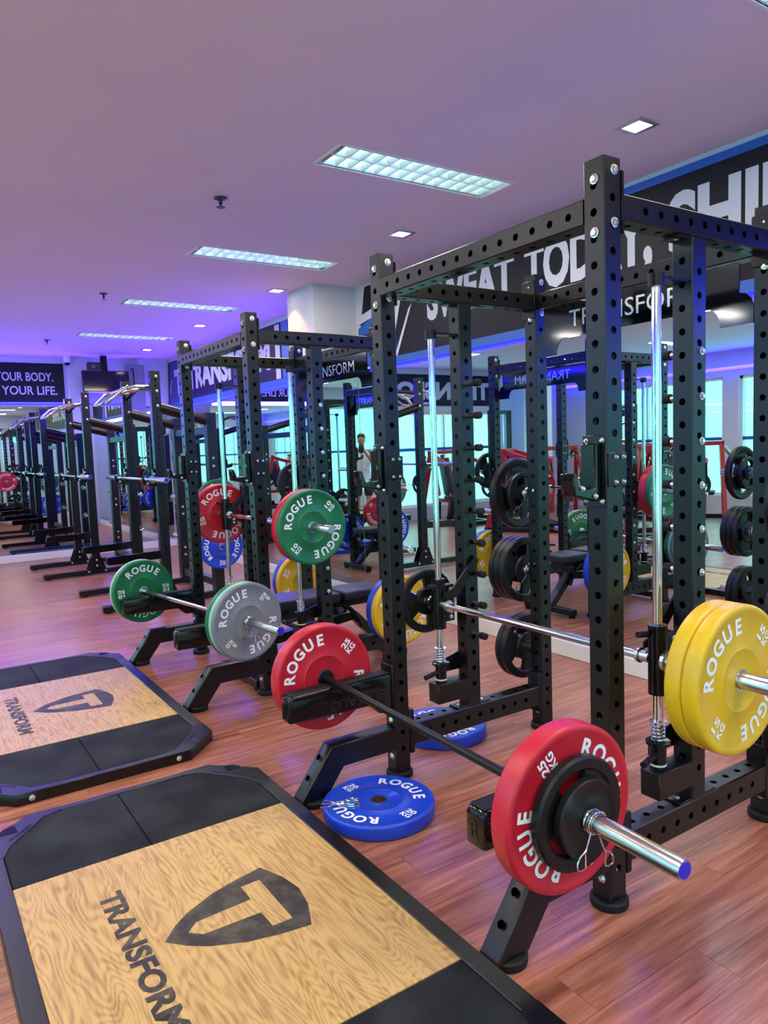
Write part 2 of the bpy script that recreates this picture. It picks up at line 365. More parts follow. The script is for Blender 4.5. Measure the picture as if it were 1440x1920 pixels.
b=MB(); wprism(b,[(11.72,bz0-.03),(11.72,bz0+.06),(6.52,bz0+.06),(6.52,bz0-.03)],.0102,.013); wprism(b,[(7.55,2.28),(7.55,2.9),(7.38,2.9),(7.38,2.28)],.0102,.013); b.build('stripe','print_blue',o,smooth=False)
b=MB(); wprism(b,[(11.64,2.28),(11.5,2.88),(10.72,2.88),(10.95,2.28)],.0102,.012); b.build('shield','print_navy',o,smooth=False)
b=MB()
wprism(b,[(11.33,2.76),(11.33,2.66),(11.19,2.66),(11.19,2.40),(11.12,2.32),(11.05,2.40),(11.05,2.66),(10.92,2.66),(10.92,2.76)],.0122,.014)
b.build('emblem','print_white',o,smooth=False)
for p in ([(7.72,2.28),(7.72,2.88),(7.60,2.88),(7.60,2.28)],[(11.58,2.42),(11.48,2.62),(11.45,2.62),(11.55,2.42)]):
    b=MB(); wprism(b,p,.0122,.014); b.build('slash','print_white',o,smooth=False)
v,f=fit_text('TRANSFORM',2.85,.36,.05); letters('print_white',v,f,WM(10.72,2.40),o)
# end wall boards
FM=lambda x,z,d=.012:frame((1,0,0),(0,0,1),(x,YF-d,z))
o=thing('motto_board','black board on the end wall reading TRAIN YOUR BODY. TRANSFORM YOUR LIFE.','sign')
MB().box(.32,2.19,YF-.012,YF-.001,2.30,2.86).build('board','print_black',o,smooth=False)
for s,z,x1,w in (('TRAIN YOUR BODY.',2.60,2.04,1.16),('TRANSFORM YOUR LIFE.',2.405,2.085,1.62)):
    v,f=fit_text(s,w,.125,.015); letters('print_white',v,f,FM(x1-w,z,.0135),o)
o=thing('club_sign','dark board on the end wall with big white letters TRANSFORM above the windows','sign')
MB().box(-3.3,.28,YF-.012,YF-.001,2.245,2.86).build('board','print_black',o,smooth=False)
v,f=fit_text('TRANSFORM',3.1,.36,.05); letters('print_white',v,f,FM(-3.1,2.36,.0135),o)
# LED strips under the boards
def led(name,x0,x1,y0,y1,z,label,wm):
    L=max(x1-x0,y1-y0); n=Vector((0,-.9,.42)) if x1-x0>y1-y0 else Vector((-.9 if x1>0 else .9,0,.42))
    q=area('led_lamp',((x0+x1)/2+n.x*.02,(y0+y1)/2+n.y*.02,z+.02),.07,L,LED_W*wm*L,LEDC)
    q.matrix_world=Matrix.Translation(q.location)@frame(n.cross(Vector((0,1,0) if x1-x0<y1-y0 else (1,0,0))),Vector((0,1,0) if x1-x0<y1-y0 else (1,0,0)))
    if (q.matrix_world.to_3x3()@Vector((0,0,-1))).dot(n)<0: q.matrix_world=q.matrix_world@Matrix.Rotation(math.pi,4,'Y')
    t=thing(name,label,'light strip',group='blue LED strips')
    MB().box(x0,x1,y0,y1,z,z+.016).build('diffuser','led_blue',t,smooth=False)
    if x1>3.5: MB().box(x0-.016,x1+.014,y0,y1,z+.0165,z+.0195).build('added_hood','print_blue',t,smooth=False)  # added cover that keeps the strip's light off the ceiling
    if x1<0: MB().box(x0-.014,x0+.001,y0,y1,z-.002,z+.018).build('channel','white_trim',t)
    elif x1-x0<y1-y0: MB().box(x1-.001,x1+.014,y0,y1,z-.002,z+.018).build('channel','white_trim',t)
    else: MB().box(x0,x1,y1-.001,y1+.012,z-.002,z+.018).build('channel','white_trim',t)
led('led_strip',XW-.045,XW-.027,YB+.05,5.75,2.160,'blue LED strip along the lower edge of the slogan banner',.8)
led('led_strip',XW-.045,XW-.027,6.55,YF-.05,2.160,'blue LED strip along the lower edge of the banner beyond the pillar',13)
led('led_strip',-.5,3.0,YF-.045,YF-.03,2.262,'blue LED strip under the motto board on the end wall',22)
led('led_strip',XL+.03,XL+.045,YB+.05,YF-.05,2.62,'blue LED strip above the windows of the left wall',1.2)

# thin blue border lines along the foot of the mirrors
k=2
for x0,x1,y0,y1 in ((XW-.013,XW-.0095,YB,PY0-.03),(XW-.013,XW-.0095,PY1+.02,YF-.03),(-.5,XW-.03,YF-.013,YF-.0095)):
    for z in (.135,.165):
        struct(MB().box(x0,x1,y0,y1,z,z+.006).build('trim_%d'%k,'print_blue',smooth=False)); k+=1
# ---------------------------------------------------------------- perforated square tube
TUBES={}
def tube_mesh(L,w=.075,d=.075,pitch=.075,r=.0125,sides=(1,1,1,1),name='upright'):
    """tube along local Z from 0..L, centred on XY; sides = holes on -X,+X,-Y,+Y"""
    k=(round(L,4),w,d,pitch,r,sides)
    if k in TUBES: return TUBES[k]
    c=.004; b=MB(); n=int((L-.03)//pitch); m0=(L-n*pitch)/2
    A=[(1,0),(1,1),(0,1),(-1,1),(-1,0),(-1,-1),(0,-1),(1,-1)]
    def face(org,ux,nz,width,holes,m0=m0,n=n):
        ux=Vector(ux); nz=Vector(nz); uy=Vector((0,0,1)); org=Vector(org); hw=width/2-c
        def P(u,v,h=0): return org+ux*u+uy*v-nz*h
        if not holes: b.raw([P(-hw,0),P(hw,0),P(hw,L),P(-hw,L)],[(0,1,2,3)]); return
        b.raw([P(-hw,0),P(hw,0),P(hw,m0),P(-hw,m0)],[(0,1,2,3)]); b.raw([P(-hw,L-m0),P(hw,L-m0),P(hw,L),P(-hw,L)],[(0,1,2,3)])
        for i in range(n):
            vc=m0+(i+.5)*pitch
            o=[P(a*hw,vc+e*pitch/2) for a,e in A]; q=[P(r*math.cos(t*math.pi/4),vc+r*math.sin(t*math.pi/4)) for t in range(8)]
            s=[P(r*math.cos(t*math.pi/4),vc+r*math.sin(t*math.pi/4),.005) for t in range(8)]
            b.raw(o+q+s,[(j,(j+1)%8,8+(j+1)%8,8+j) for j in range(8)]+[(8+j,8+(j+1)%8,16+(j+1)%8,16+j) for j in range(8)])
    face((-w/2,0,0),(0,-1,0),(-1,0,0),d,sides[0]); face((w/2,0,0),(0,1,0),(1,0,0),d,sides[1])
    m1=m0+pitch/2
    face((0,-d/2,0),(1,0,0),(0,-1,0),w,sides[2],m1,n-1); face((0,d/2,0),(-1,0,0),(0,1,0),w,sides[3],m1,n-1)
    X,Y=w/2,d/2
    for sx,sy in ((1,1),(-1,1),(-1,-1),(1,-1)):
        p=(sx*X,sy*(Y-c)); q=(sx*(X-c),sy*Y)
        fc=[(p[0],p[1],0),(q[0],q[1],0),(q[0],q[1],L),(p[0],p[1],L)]
        b.raw(fc,[(0,1,2,3)] if sx*sy>0 else [(3,2,1,0)])
    oc=[(X,-Y+c),(X,Y-c),(X-c,Y),(-X+c,Y),(-X,Y-c),(-X,-Y+c),(-X+c,-Y),(X-c,-Y)]
    b.raw([(x,y,0) for x,y in oc],[tuple(range(8))[::-1]]); b.raw([(x,y,L) for x,y in oc],[tuple(range(8))])
    me=bpy.data.meshes.new(name); me.from_pydata(b.v,[],b.f); me.materials.append(MATS['black_coat'])
    TUBES[k]=me; return me
ALONG_X=(0,R(90),0); ALONG_Y=(R(-90),0,0)
BOLT={}
def bolt(parent,p,d,r=.0135):
    k=round(r,4)
    if k not in BOLT:
        b=MB(); b.lathe([(r*1.12,0),(r*1.12,.0025),(r*.95,.003)],14); b.lathe([(r*.80,.003),(r*.80,.0075),(r*.66,.009)],6); b.lathe([(r*.35,.009),(r*.3,.0105)],8)
        BOLT[k]=b.mesh('bolt','zinc')
    o=obj('bolt',BOLT[k],parent,p); o.rotation_euler=axis_mat(d).to_euler(); return o
SH={}
def shared(k,fn):
    if k not in SH: SH[k]=fn()
    return SH[k]
def foot_disc(parent,x,y):
    obj('rubber_foot',shared('foot',lambda:MB().lathe([(.058,0),(.060,.006),(.060,.022),(.054,.028),(0,.028)],28).mesh('rubber_foot','black_rubber')),parent,(x,y,0))
H,W=2.27,1.164; XB,XM,XR=.90,.42,.25        # local: origin at the base of the near front upright
PEGZ=(.405,.81,1.205)
def make_rack(name,label,extra=True):
    t=thing(name,label,'power rack',group='power racks with guided bar')
    up=tube_mesh(H-.02)
    for x in (0,XB):
        for y in (0,W): obj('upright',up,t,(x,y,.02)); foot_disc(t,x,y)
    mid=tube_mesh(2.095-.235)
    for y in (0,W): obj('guide_upright',mid,t,(XM,y,.235))
    # top and base beams
    obj('front_beam',tube_mesh(W-.075,w=.08),t,(0,.0375,2.13),ALONG_Y); obj('rear_beam',tube_mesh(W-.075),t,(XB,.0375,2.14),ALONG_Y)
    for y in (0,W):
        obj('top_beam',tube_mesh(XB-.075),t,(.0375,y,2.138),ALONG_X)
        obj('base_beam',tube_mesh(XB-.075,w=.10),t,(.0375,y,.183),ALONG_X)
        # bent front foot
        b=MB(); m=frame((1,0,0),(0,0,1),(0,y+.0375,0))
        b.prism([(-.0375,.135),(-.0375,.235),(-.36,.235),(-.52,.025),(-.39,.025),(-.305,.135)],0,.075,m)
        b.build('front_foot','black_coat',t,bevel=.004)
        foot_disc(t,-.44,y)
        for u,z in ((-.40,.19),(-.455,.115)):
            o=obj('hole_shade_disc',shared('hole',lambda:MB().lathe([(.0125,0),(.0125,.0008),(0,.0008)],14).mesh('hole_shade_disc','hole_shade')),t,(u-.004,y,z)); o.rotation_euler=axis_mat((-.8,0,.6)).to_euler()  # flat black disc painted as the shade inside a hole
        # flanges on the top beams
        for x in (.042,XB-.042): MB().box(x-.005,x+.005,y-.042,y+.042,2.06,2.24).build('flange','black_smooth',t,bevel=.002)
        for x in (.05,XB-.05): MB().box(x-.012,x+.012,y-.04,y+.04,.10,.30).build('flange','black_smooth',t,bevel=.003)
        for sx in (-1,1):
            bolt(t,(XM+sx*.07,y,.235),(0,0,1)); bolt(t,(XM+sx*.07,y,2.098),(0,0,-1))
        MB().box(XM-.10,XM+.10,y-.035,y+.035,.2335,.2405).build('flange','black_smooth',t,bevel=.002)
        MB().box(XM-.10,XM+.10,y-.035,y+.035,2.090,2.0985).build('flange','black_smooth',t,bevel=.002)
        for x in (0,XB):
            s=-1
            for z in (2.235,2.088): bolt(t,(x+.006,y-.0375,z),(0,-1,0))
            for z in (2.212,2.062,.262,.098): bolt(t,(x-.0375,y-.004,z),(-1,0,0))
    # catch pegs inside the guide uprights, their bolts outside
    peg=shared('peg',lambda:MB().cyl((0,0,0),(0,0,.045),.012,14).mesh('catch_peg','chrome'))
    cap=shared('pegcap',lambda:MB().lathe([(.0165,0),(.0165,.028),(.013,.032),(0,.032)],14).mesh('peg_cap','black_rubber'))
    for i in range(9):
        z=.575+i*.1455
        for y,s in ((.0375,1),(W-.0375,-1)):
            o=obj('catch_peg',peg,t,(XM+.045-.03,y,z)); o.rotation_euler=axis_mat((0,s,0)).to_euler()
            q=obj('peg_cap',cap,o,(0,0,.04))
            bolt(t,(XM+.012,-.0375 if s>0 else W+.0375,z),(0,-s,0),.0115)
    # guide rods with spring buffers
    for y in (0,W):
        o=MB().cyl((XR,y,.33),(XR,y,1.955),.0155,20).build('guide_rod','chrome',t)
        MB().cyl((XR,y,1.935),(XR,y,1.975),.026,18).build('rod_cap','black_smooth',o)
        MB().box(XR-.01,XM-.03,y-.026,y+.026,1.955,1.963).build('rod_bracket','black_smooth',o)
        b=MB(); b.box(XR-.045,XM-.03,y-.0375,y+.0375,.283,.373); b.build('buffer_arm','black_coat',t,bevel=.003)
        b=MB(); b.lathe([(.026,.373),(.026,.455),(.040,.457),(.040,.467),(.02,.469)],22,Matrix.Translation((XR,y,0))); b.build('buffer_cup','black_gloss',t)
        MB().cyl((XR,y,.385),(XR,y,.392),.0268,22).build('buffer_ring','nylon_white',t)
        pts=[(XR+.022*math.cos(k*.55),y+.022*math.sin(k*.55),.468+.062*k/58) for k in range(59)]
        b=MB(); b.tube(pts,.0026,6); b.lathe([(.016,.53),(.027,.53),(.027,.535),(.016,.535)],18,Matrix.Translation((XR,y,0)),True); b.build('buffer_spring','chrome',t)
        MB().cyl((XR-.02,y-.004,.425),(XR-.105,y-.02,.418),.011,12).build('buffer_handle','black_rubber',t)
        b=MB(); b.prism([(XR+.01,.40),(XM-.03,.40),(XM+.035,.45),(XM+.035,.505),(XM-.06,.475),(XR+.01,.455)],0,.006,frame((1,0,0),(0,0,1),(0,y+.047,0))); b.build('buffer_plate','black_smooth',t)
    # storage pegs on the rear uprights
    sp=shared('spole',lambda:MB().lathe([(.04,0),(.04,.006),(.024,.006),(.024,.25),(.02,.255),(0,.255)],22).mesh('storage_peg','chrome'))
    for z in PEGZ:
        for y,s in ((-.0375,-1),(W+.0375,1)):
            o=obj('storage_peg',sp,t,(XB,y,z)); o.rotation_euler=axis_mat((0,s,0)).to_euler()
            bolt(t,(XB+.004,-.0375 if s>0 else W-.0375,z+.02),(0,-1,0))if s>0 else None
    # bar catches
    for y in (0,W):
        b=MB(); b.box(-.046,-.038,y-.042,y+.046,1.265,1.478); b.box(-.046,.042,y+.038,y+.046,1.30,1.44); c=b.build('bar_catch','black_coat',t,bevel=.002)
        q=MB(); m=frame((1,0,0),(0,0,1),(0,y+.030,0))
        q.prism([(-.046,1.455),(-.075,1.455),(-.075,1.325),(-.135,1.325),(-.150,1.37),(-.165,1.37),(-.160,1.305),(-.07,1.285),(-.046,1.285)],0,.055,m); q.build('catch_hook','black_gloss',c,bevel=.004)
        MB().box(-.040,.045,y-.0455,y-.0385,1.325,1.425).build('catch_clamp','black_smooth',c,bevel=.002)
        for yy in (-.030,.030):
            for z in (1.462,1.283): bolt(c,(-.046,y+yy,z),(-1,0,0),.0065)
        for x in (-.008,.026):
            for z in (1.338,1.412): bolt(c,(x,y-.0455,z),(0,-1,0),.0058)
        bolt(c,(-.13,y-.0255,1.325),(0,-1,0),.007); bolt(c,(-.075,y-.0255,1.30),(0,-1,0),.007)
    # spotter arms
    for y in (0,W):
        b=MB(); m=frame((1,0,0),(0,0,1),(0,y+.038,0))
        b.prism([(-.046,.482),(-.53,.482),(-.545,.465),(-.545,.372),(-.16,.362),(-.11,.315),(-.046,.315)],0,.076,m); c=b.build('spotter_arm','black_gloss',t,bevel=.008,seg=2)
        MB().box(-.535,-.05,y-.031,y+.031,.480,.487).build('arm_liner','black_rubber',c,bevel=.003)
        MB().box(-.052,-.038,y-.045,y+.045,.30,.52).build('arm_bracket','black_smooth',c,bevel=.003)
        v,f=fit_text('BUFFALO',.27,.042,.012); letters('dark_steel',v,f,frame((-1,0,0),(0,0,-1),(-.09,y-.0392,.425)),c)
        v,f=fit_text('R',.035,.055,.0); flat_text('lettering','dark_steel',v,f,frame((0,-1,0),(0,0,1),(-.5462,y+.018,.395)),c)
        MB().cyl((-.09,y-.045,.345),(-.09,y-.135,.345),.011,12).build('arm_pin','black_rubber',t) if y==0 else None
    # polished name panel below the rear beam
    y0,y1=.0375,W-.0375
    pl=[(y0+.055,2.095),(y0+.055,1.985)]+[(y0+.055-.05*math.sin(a),1.985-.045*(1-math.cos(a))) for a in [R(x) for x in (30,60,90)]]
    pl+=[(y0,1.94),(y0,1.868),(y0+.13,1.868)]+[(y0+.13+.05*(1-math.cos(a)),1.868+.075*math.sin(a)) for a in [R(x) for x in (20,45,70,90)]]
    pl2=[(y0+y1-p[0],p[1]) for p in pl][::-1]
    b=MB(); b.prism([(-p[0],p[1]) for p in pl+pl2],0,.006,frame((0,-1,0),(0,0,1),(XB-.03,0,0))); c=b.build('name_panel','panel_metal',t,smooth=False)
    v,f=fit_text('TRANSFORM',.66,.075,.0); letters('zinc',v,f,frame((0,-1,0),(0,0,1),(XB-.0375,W/2+.33,1.985)),c)
    v,f=fit_text('TRANSFORM',.66,.075,.0); letters('zinc',v,f,frame((0,1,0),(0,0,1),(XB-.0285,W/2-.33,1.985)),c)
    return t
rack1=make_rack('power_rack','black perforated power rack holding the barbell with red plates'); rack1.location=(1.78,1.478,0)
rack2=copy_tree(rack1)
for o in list(rack2.children):
    if o.name.startswith('arm_pin'): bpy.data.objects.remove(o)   # no pin stands out on this one
rack2.location=(1.785,4.055,0); rack2['label']='black perforated power rack holding the barbell with a grey plate'

# ---------------------------------------------------------------- half racks farther down the wall
def make_half(label):
    t=thing('half_rack',label,'half rack',group='half racks beyond the pillar'); w=1.04
    up=tube_mesh(H-.07,w=.095,pitch=.06,r=.009,sides=(1,1,1,1))
    for y in (0,w):
        obj('upright',up,t,(0,y,.07)); obj('rear_upright',tube_mesh(1.80,w=.10,d=.10,sides=(0,0,0,0)),t,(.53,y,.07))
        MB().cyl((.03,y,1.925),(.53,y,1.79),.052,20).build('brace_tube','black_coat',t)
        MB().box(-.62,.62,y-.035,y+.035,.012,.072).build('base_rail','black_coat',t,bevel=.005)
        for x in (-.56,.56): MB().cyl((x,y,0),(x,y,.014),.03,16).build('rubber_foot','black_rubber',t)
        for s in (-1,1):
            b=MB(); b.prism([(-.13,.025),(.13,.025),(.05,.235),(-.05,.235)],0,.006,frame((1,0,0),(0,0,1),(0,y+(.0495 if s>0 else -.0435),0))); b.build('gusset','black_smooth',t)
        for p in ((-.1,.05),(.1,.05),(0,.12),(0,.19)): bolt(t,(p[0],y-.0495,p[1]),(0,-1,0),.011)
        for z in (2.22,2.08,1.94): bolt(t,(.01,y-.0375,z),(0,-1,0),.012)
        for z in (1.42,1.34,.88,.80,.42,.34): bolt(t,(.53,y-.05,z),(0,-1,0),.012)
        b=MB(); b.prism([(-.05,.545),(-.55,.53),(-.56,.47),(-.53,.455),(-.05,.465)],0,.06,frame((1,0,0),(0,0,1),(0,y+.03,0))); b.build('spotter_arm','black_gloss',t,bevel=.004)
        b=MB(); b.prism([(-.05,1.34),(-.075,1.34),(-.075,1.225),(-.15,1.225),(-.165,1.27),(-.18,1.26),(-.175,1.19),(-.075,1.165),(-.05,1.165)],0,.05,frame((1,0,0),(0,0,1),(0,y+.025,0))); b.build('bar_catch','black_gloss',t,bevel=.004)
        bolt(t,(-.13,y-.0252,1.20),(0,-1,0),.011); bolt(t,(-.065,y-.0252,1.29),(0,-1,0),.011)
        sp=shared('spole',None)
        for z in (.535,.985):
            s=-1 if y==0 else 1
            o=obj('storage_peg',sp,t,(.53,y+s*.05,z)); o.rotation_euler=axis_mat((0,s,0)).to_euler()
    obj('rear_beam',tube_mesh(w-.1,sides=(0,0,0,0)),t,(.53,.05,1.70),ALONG_Y); obj('rear_beam',tube_mesh(w-.1,sides=(0,0,0,0)),t,(.53,.05,.15),ALONG_Y)
    # multi-grip pull-up bar
    arch=[(0,.04+ (w-.08)*k/12,2.09+.06*math.sin(math.pi*k/12)) for k in range(13)]
    MB().tube(arch,.024,12).build('pullup_bar','black_coat',t)
    for s,yc in ((1,.30),(-1,w-.30)):
        p=[(0,yc-.20*s,2.13),(-.15,yc-.21*s,2.13),(-.26,yc-.17*s,2.11),(-.36,yc-.13*s,2.02),(-.38,yc+.0*s,1.99),(-.36,yc+.10*s,2.00),(-.26,yc+.12*s,2.08),(-.14,yc+.13*s,2.12),(0,yc+.13*s,2.14)]
        MB().tube(p,.0165,10).build('grip_loop','chrome',t)
    MB().tube([(-.22,.10,2.12),(-.22,w-.10,2.12)],.0165,10).build('grip_loop','chrome',t)
    return t
half1=make_half('black half rack with chrome pull-up grips behind the racks'); half1.location=(2.14,7.15,0)
half2=copy_tree(half1); half2.location=(2.02,9.66,0)
half1['label']='black half rack holding an empty bar, next to the pillar'; half2['label']='black half rack holding an empty bar, next to the end wall'
# ---------------------------------------------------------------- plates
LET={}
RAD,LH=.166,.048
def word_spots():
    for c in (math.pi/2,-math.pi/2):
        for i,chr_ in enumerate('ROGUE'): yield chr_,c-(i-2)*R(19.5)
def mark_geo(kg):
    b=MB(); m=Matrix.Rotation(math.pi,4,'Z')
    v,f=fit_text(str(kg),.048 if kg>9 else .022,.027,.035); b.raw(v,f,m@Matrix.Translation((-.024,.002,0)))
    v,f=fit_text('KG',.048,.027,.035); b.raw(v,f,m@Matrix.Translation((-.024,-.030,0))); return b
def as_mesh(name,b,mt):
    me=bpy.data.meshes.new(name); me.from_pydata(b.v,[],b.f); me.materials.append(MATS[mt]); return me
def plate_letters(t,kg,th,mt):
    """lettered face: each letter a part; the far face in one piece"""
    z=th/2+.0012; back=MB(); BM=Matrix.Rotation(math.pi,4,'Y')@Matrix.Translation((0,0,z))
    for c,a in word_spots():
        v,f=text_geo(c,LH/.73,.034,0,'CENTER'); q=MB(); q.raw(v,f,Matrix.Translation((0,-LH/2,0)))
        o=obj('letter',shared(('letter',c,mt),lambda:as_mesh('letter',q,mt)),t,(RAD*math.cos(a),RAD*math.sin(a),z),(0,0,a-math.pi/2))
        back.raw(q.v,q.f,BM@Matrix.Rotation(a-math.pi/2,4,'Z')@Matrix.Translation((0,RAD,0)))
    for x in (-.165,.165):
        g=mark_geo(kg); obj('weight_mark',shared(('mark',kg,mt),lambda:as_mesh('weight_mark',g,mt)),t,(x,0,z)); back.raw(g.v,g.f,BM@Matrix.Translation((x,0,0)))
    obj('back_lettering',shared(('back',kg,mt),lambda:as_mesh('back_lettering',back,mt)),t)
TH={25:.066,20:.058,15:.054,10:.040,5:.030}
def bumper(label,colour,kg,center,axis=(0,-1,0),spin=0,letter='letter_white',group='coloured bumper plates'):
    """round rubber plate; lettered face looks along axis"""
    th=TH[kg]; h=th/2
    def body():
        b=MB(); p=[(.0275,-h+.004),(.09,-h+.004),(.094,-h+.0015),(.098,-h+.004),(.200,-h+.004),(.206,-h),(.218,-h),(.2235,-h+.004),(.225,-h+.009)]
        p=p+[(r,-z) for r,z in p[::-1]]; b.lathe(p,64,None,True); return b
    t=thing('bumper_plate',label,'weight plate',group=group)
    obj('plate_body',shared(('bp',kg,colour),lambda:body().mesh('plate_body','plate_'+colour)),t)
    obj('hub',shared(('hub',kg),lambda:MB().lathe([(.0262,-h+.001),(.034,-h+.001),(.034,h-.001),(.0262,h-.001)],28,None,True).mesh('hub','steel')),t)
    plate_letters(t,kg,th-.008,letter)
    ax=Vector(axis).normalized()
    if abs(ax.z)>.9: m=Matrix.Identity(4)
    else:
        up=Vector((0,0,1)); x=up.cross(ax).normalized(); m=Matrix(((x.x,0,ax.x,0),(x.y,0,ax.y,0),(x.z,1,ax.z,0),(0,0,0,1)))
    t.matrix_world=Matrix.Translation(center)@m@Matrix.Rotation(R(spin),4,'Z')
    return t
def iron(label,dia,th,center,axis=(0,-1,0),spin=0,grips=True,group='black iron plates'):
    h=th/2; Ro=dia/2
    t=thing('iron_plate',label,'weight plate',group=group)
    def ring():
        b=MB(); b.lathe([(Ro*.76,-h*.7),(Ro*.80,-h),(Ro*.96,-h),(Ro,-h*.6),(Ro,h*.6),(Ro*.96,h),(Ro*.80,h),(Ro*.76,h*.7)],44,None,True); return b.mesh('rim','iron_plate')
    def hub():
        b=MB(); b.lathe([(.0262,-h),(Ro*.40,-h),(Ro*.44,-h*.6),(Ro*.44,h*.6),(Ro*.40,h),(.0262,h)],32,None,True); return b.mesh('hub','iron_plate')
    def disc():
        b=MB(); b.lathe([(.0262,-h),(Ro*.5,-h),(Ro*.55,-h*.75),(Ro*.85,-h*.75),(Ro*.9,-h),(Ro*.97,-h),(Ro,-h*.7),(Ro,h*.7),(Ro*.97,h),(Ro*.9,h),(Ro*.85,h*.75),(Ro*.55,h*.75),(Ro*.5,h),(.0262,h)],44,None,True); return b.mesh('plate_body','iron_plate')
    if not grips: obj('plate_body',shared(('disc',dia,th),disc),t)
    else:
        obj('rim',shared(('ring',dia,th),ring),t); obj('hub',shared(('ihub',dia,th),hub),t)
        def web():
            b=MB(); a=[R(x) for x in range(-34,35,17)]
            b.prism([(Ro*.40*math.cos(x),Ro*.40*math.sin(x)) for x in a]+[(Ro*.80*math.cos(x),Ro*.80*math.sin(x)) for x in a[::-1]],-h*.55,h*.55); return b.mesh('web','iron_plate')
        for i in range(3):
            obj('web',shared(('web',dia,th),web),t,rot=(0,0,R(120*i+30)))
    obj('bore',shared(('bore',th),lambda:MB().lathe([(.0255,-h+.0004),(.031,-h+.0004),(.031,h-.0004),(.0255,h-.0004)],24,None,True).mesh('bore','steel')),t)
    ax=Vector(axis).normalized(); up=Vector((0,0,1)); x=up.cross(ax).normalized(); m=Matrix(((x.x,0,ax.x,0),(x.y,0,ax.y,0),(x.z,1,ax.z,0),(0,0,0,1)))
    t.matrix_world=Matrix.Translation(center)@m@Matrix.Rotation(R(spin),4,'Z')
    return t
def spring_clip(label,center,axis,down=(0,0,-1),tilt=0):
    """coil round the sleeve with two wire handles"""
    t=thing('spring_clip',label,'spring clip',group='chrome spring clips')
    ax=Vector(axis).normalized(); dn=Vector(down).normalized(); sd=dn.cross(ax)
    b=MB(); pts=[]
    for k in range(0,73):
        a=R(k*15-5); pts.append(dn*(math.cos(a)*.0292)+sd*(math.sin(a)*.0292)+ax*(-.012+.024*k/72))
    b.tube(pts,.0028,6); b.build('coil','chrome',t)
    for s,e in ((-1.7,.012),(1.7,-.012)):
        p=[(.028,0),(.075,.012*s),(.085,.024*s),(.10,.030*s),(.118,.030*s),(.122,.020*s),(.117,.013*s),(.075,.014*s)]
        MB().tube([dn*u+sd*w+ax*e for u,w in p],.0026,6).build('handle','chrome',t)
    t.location=center; return t
def barbell(label,c0,c1,shaft,name='barbell',sl=.428):
    """c0,c1 = inner faces of the two collars"""
    c0=Vector(c0); c1=Vector(c1); d=(c1-c0).normalized(); t=thing(name,label,'barbell')
    MB().cyl(c0,c1,.0142,20).build('shaft',shaft,t)
    for a,s in ((c0,-1),(c1,1)):
        e=d*s
        b=MB(); b.lathe([(.019,-.010),(.034,-.009),(.034,-.006),(.031,-.005),(.036,-.003),(.037,0),(.025,.002)],28,axis_mat(e,a)); b.build('collar','steel' if shaft!='black_smooth' else 'dark_steel',t)
        q=MB(); q.lathe([(.025,0),(.025,sl),(.0235,sl+.004),(.0235,sl+.0045),(.019,sl+.0045)],30,axis_mat(e,a)); k=q.build('sleeve','steel',t)
        MB().lathe([(.0195,sl),(.0195,sl+.0065),(0,sl+.0065)],24,axis_mat(e,a)).build('end_cap','end_cap_blue',k)
    return t
# barbell of the first rack
barbell('black shafted barbell resting across the spotter arms between two red plates',(1.408,1.352,.502),(1.452,2.691,.502),'black_smooth',sl=.40)
bd=(Vector((1.452,2.691,.502))-Vector((1.408,1.352,.502))).normalized(); b0=Vector((1.408,1.352,.502)); b1=Vector((1.452,2.691,.502))
bumper('red 25 kg plate with a black iron plate pressed against it',"red",25,b0-bd*.034,-bd,-60)
iron('black grip plate against the red 25 kg plate',.305,.032,b0-bd*.084,-bd,15)
iron('small black disc plate outside the grip plate on the barbell',.205,.026,b0-bd*.114,-bd,0,False)
spring_clip('spring clip pinching the small black disc plate',b0-bd*.144,-bd)
bumper('red 25 kg plate behind the spotter arm, nothing beside it',"red",25,b1+bd*.034,-bd,-135)
# barbell of the second rack
q0=Vector((1.60,3.985,.502)); q1=Vector((1.42,5.297,.502)); qd=(q1-q0).normalized()
barbell('chrome barbell resting across the spotter arms beside the grey plate',q0,q1,'chrome')
bumper('green 10 kg plate behind the grey plate',"green",10,q0-qd*.021,-qd,45)
bumper('pale plate sandwiched between the green and the grey plate','white',5,q0-qd*.0575,-qd,10)
bumper('grey 5 kg plate at the front of the chrome barbell',"grey",5,q0-qd*.089,-qd,45)
spring_clip('spring clip hanging in front of the grey plate',q0-qd*.119,-qd)
bumper('green 10 kg plate at the pillar end of the chrome barbell',"green",10,q1+qd*.021,-qd,0)
bumper('pale plate outside the green plate at the pillar end','white',5,q1+qd*.0575,-qd,0)
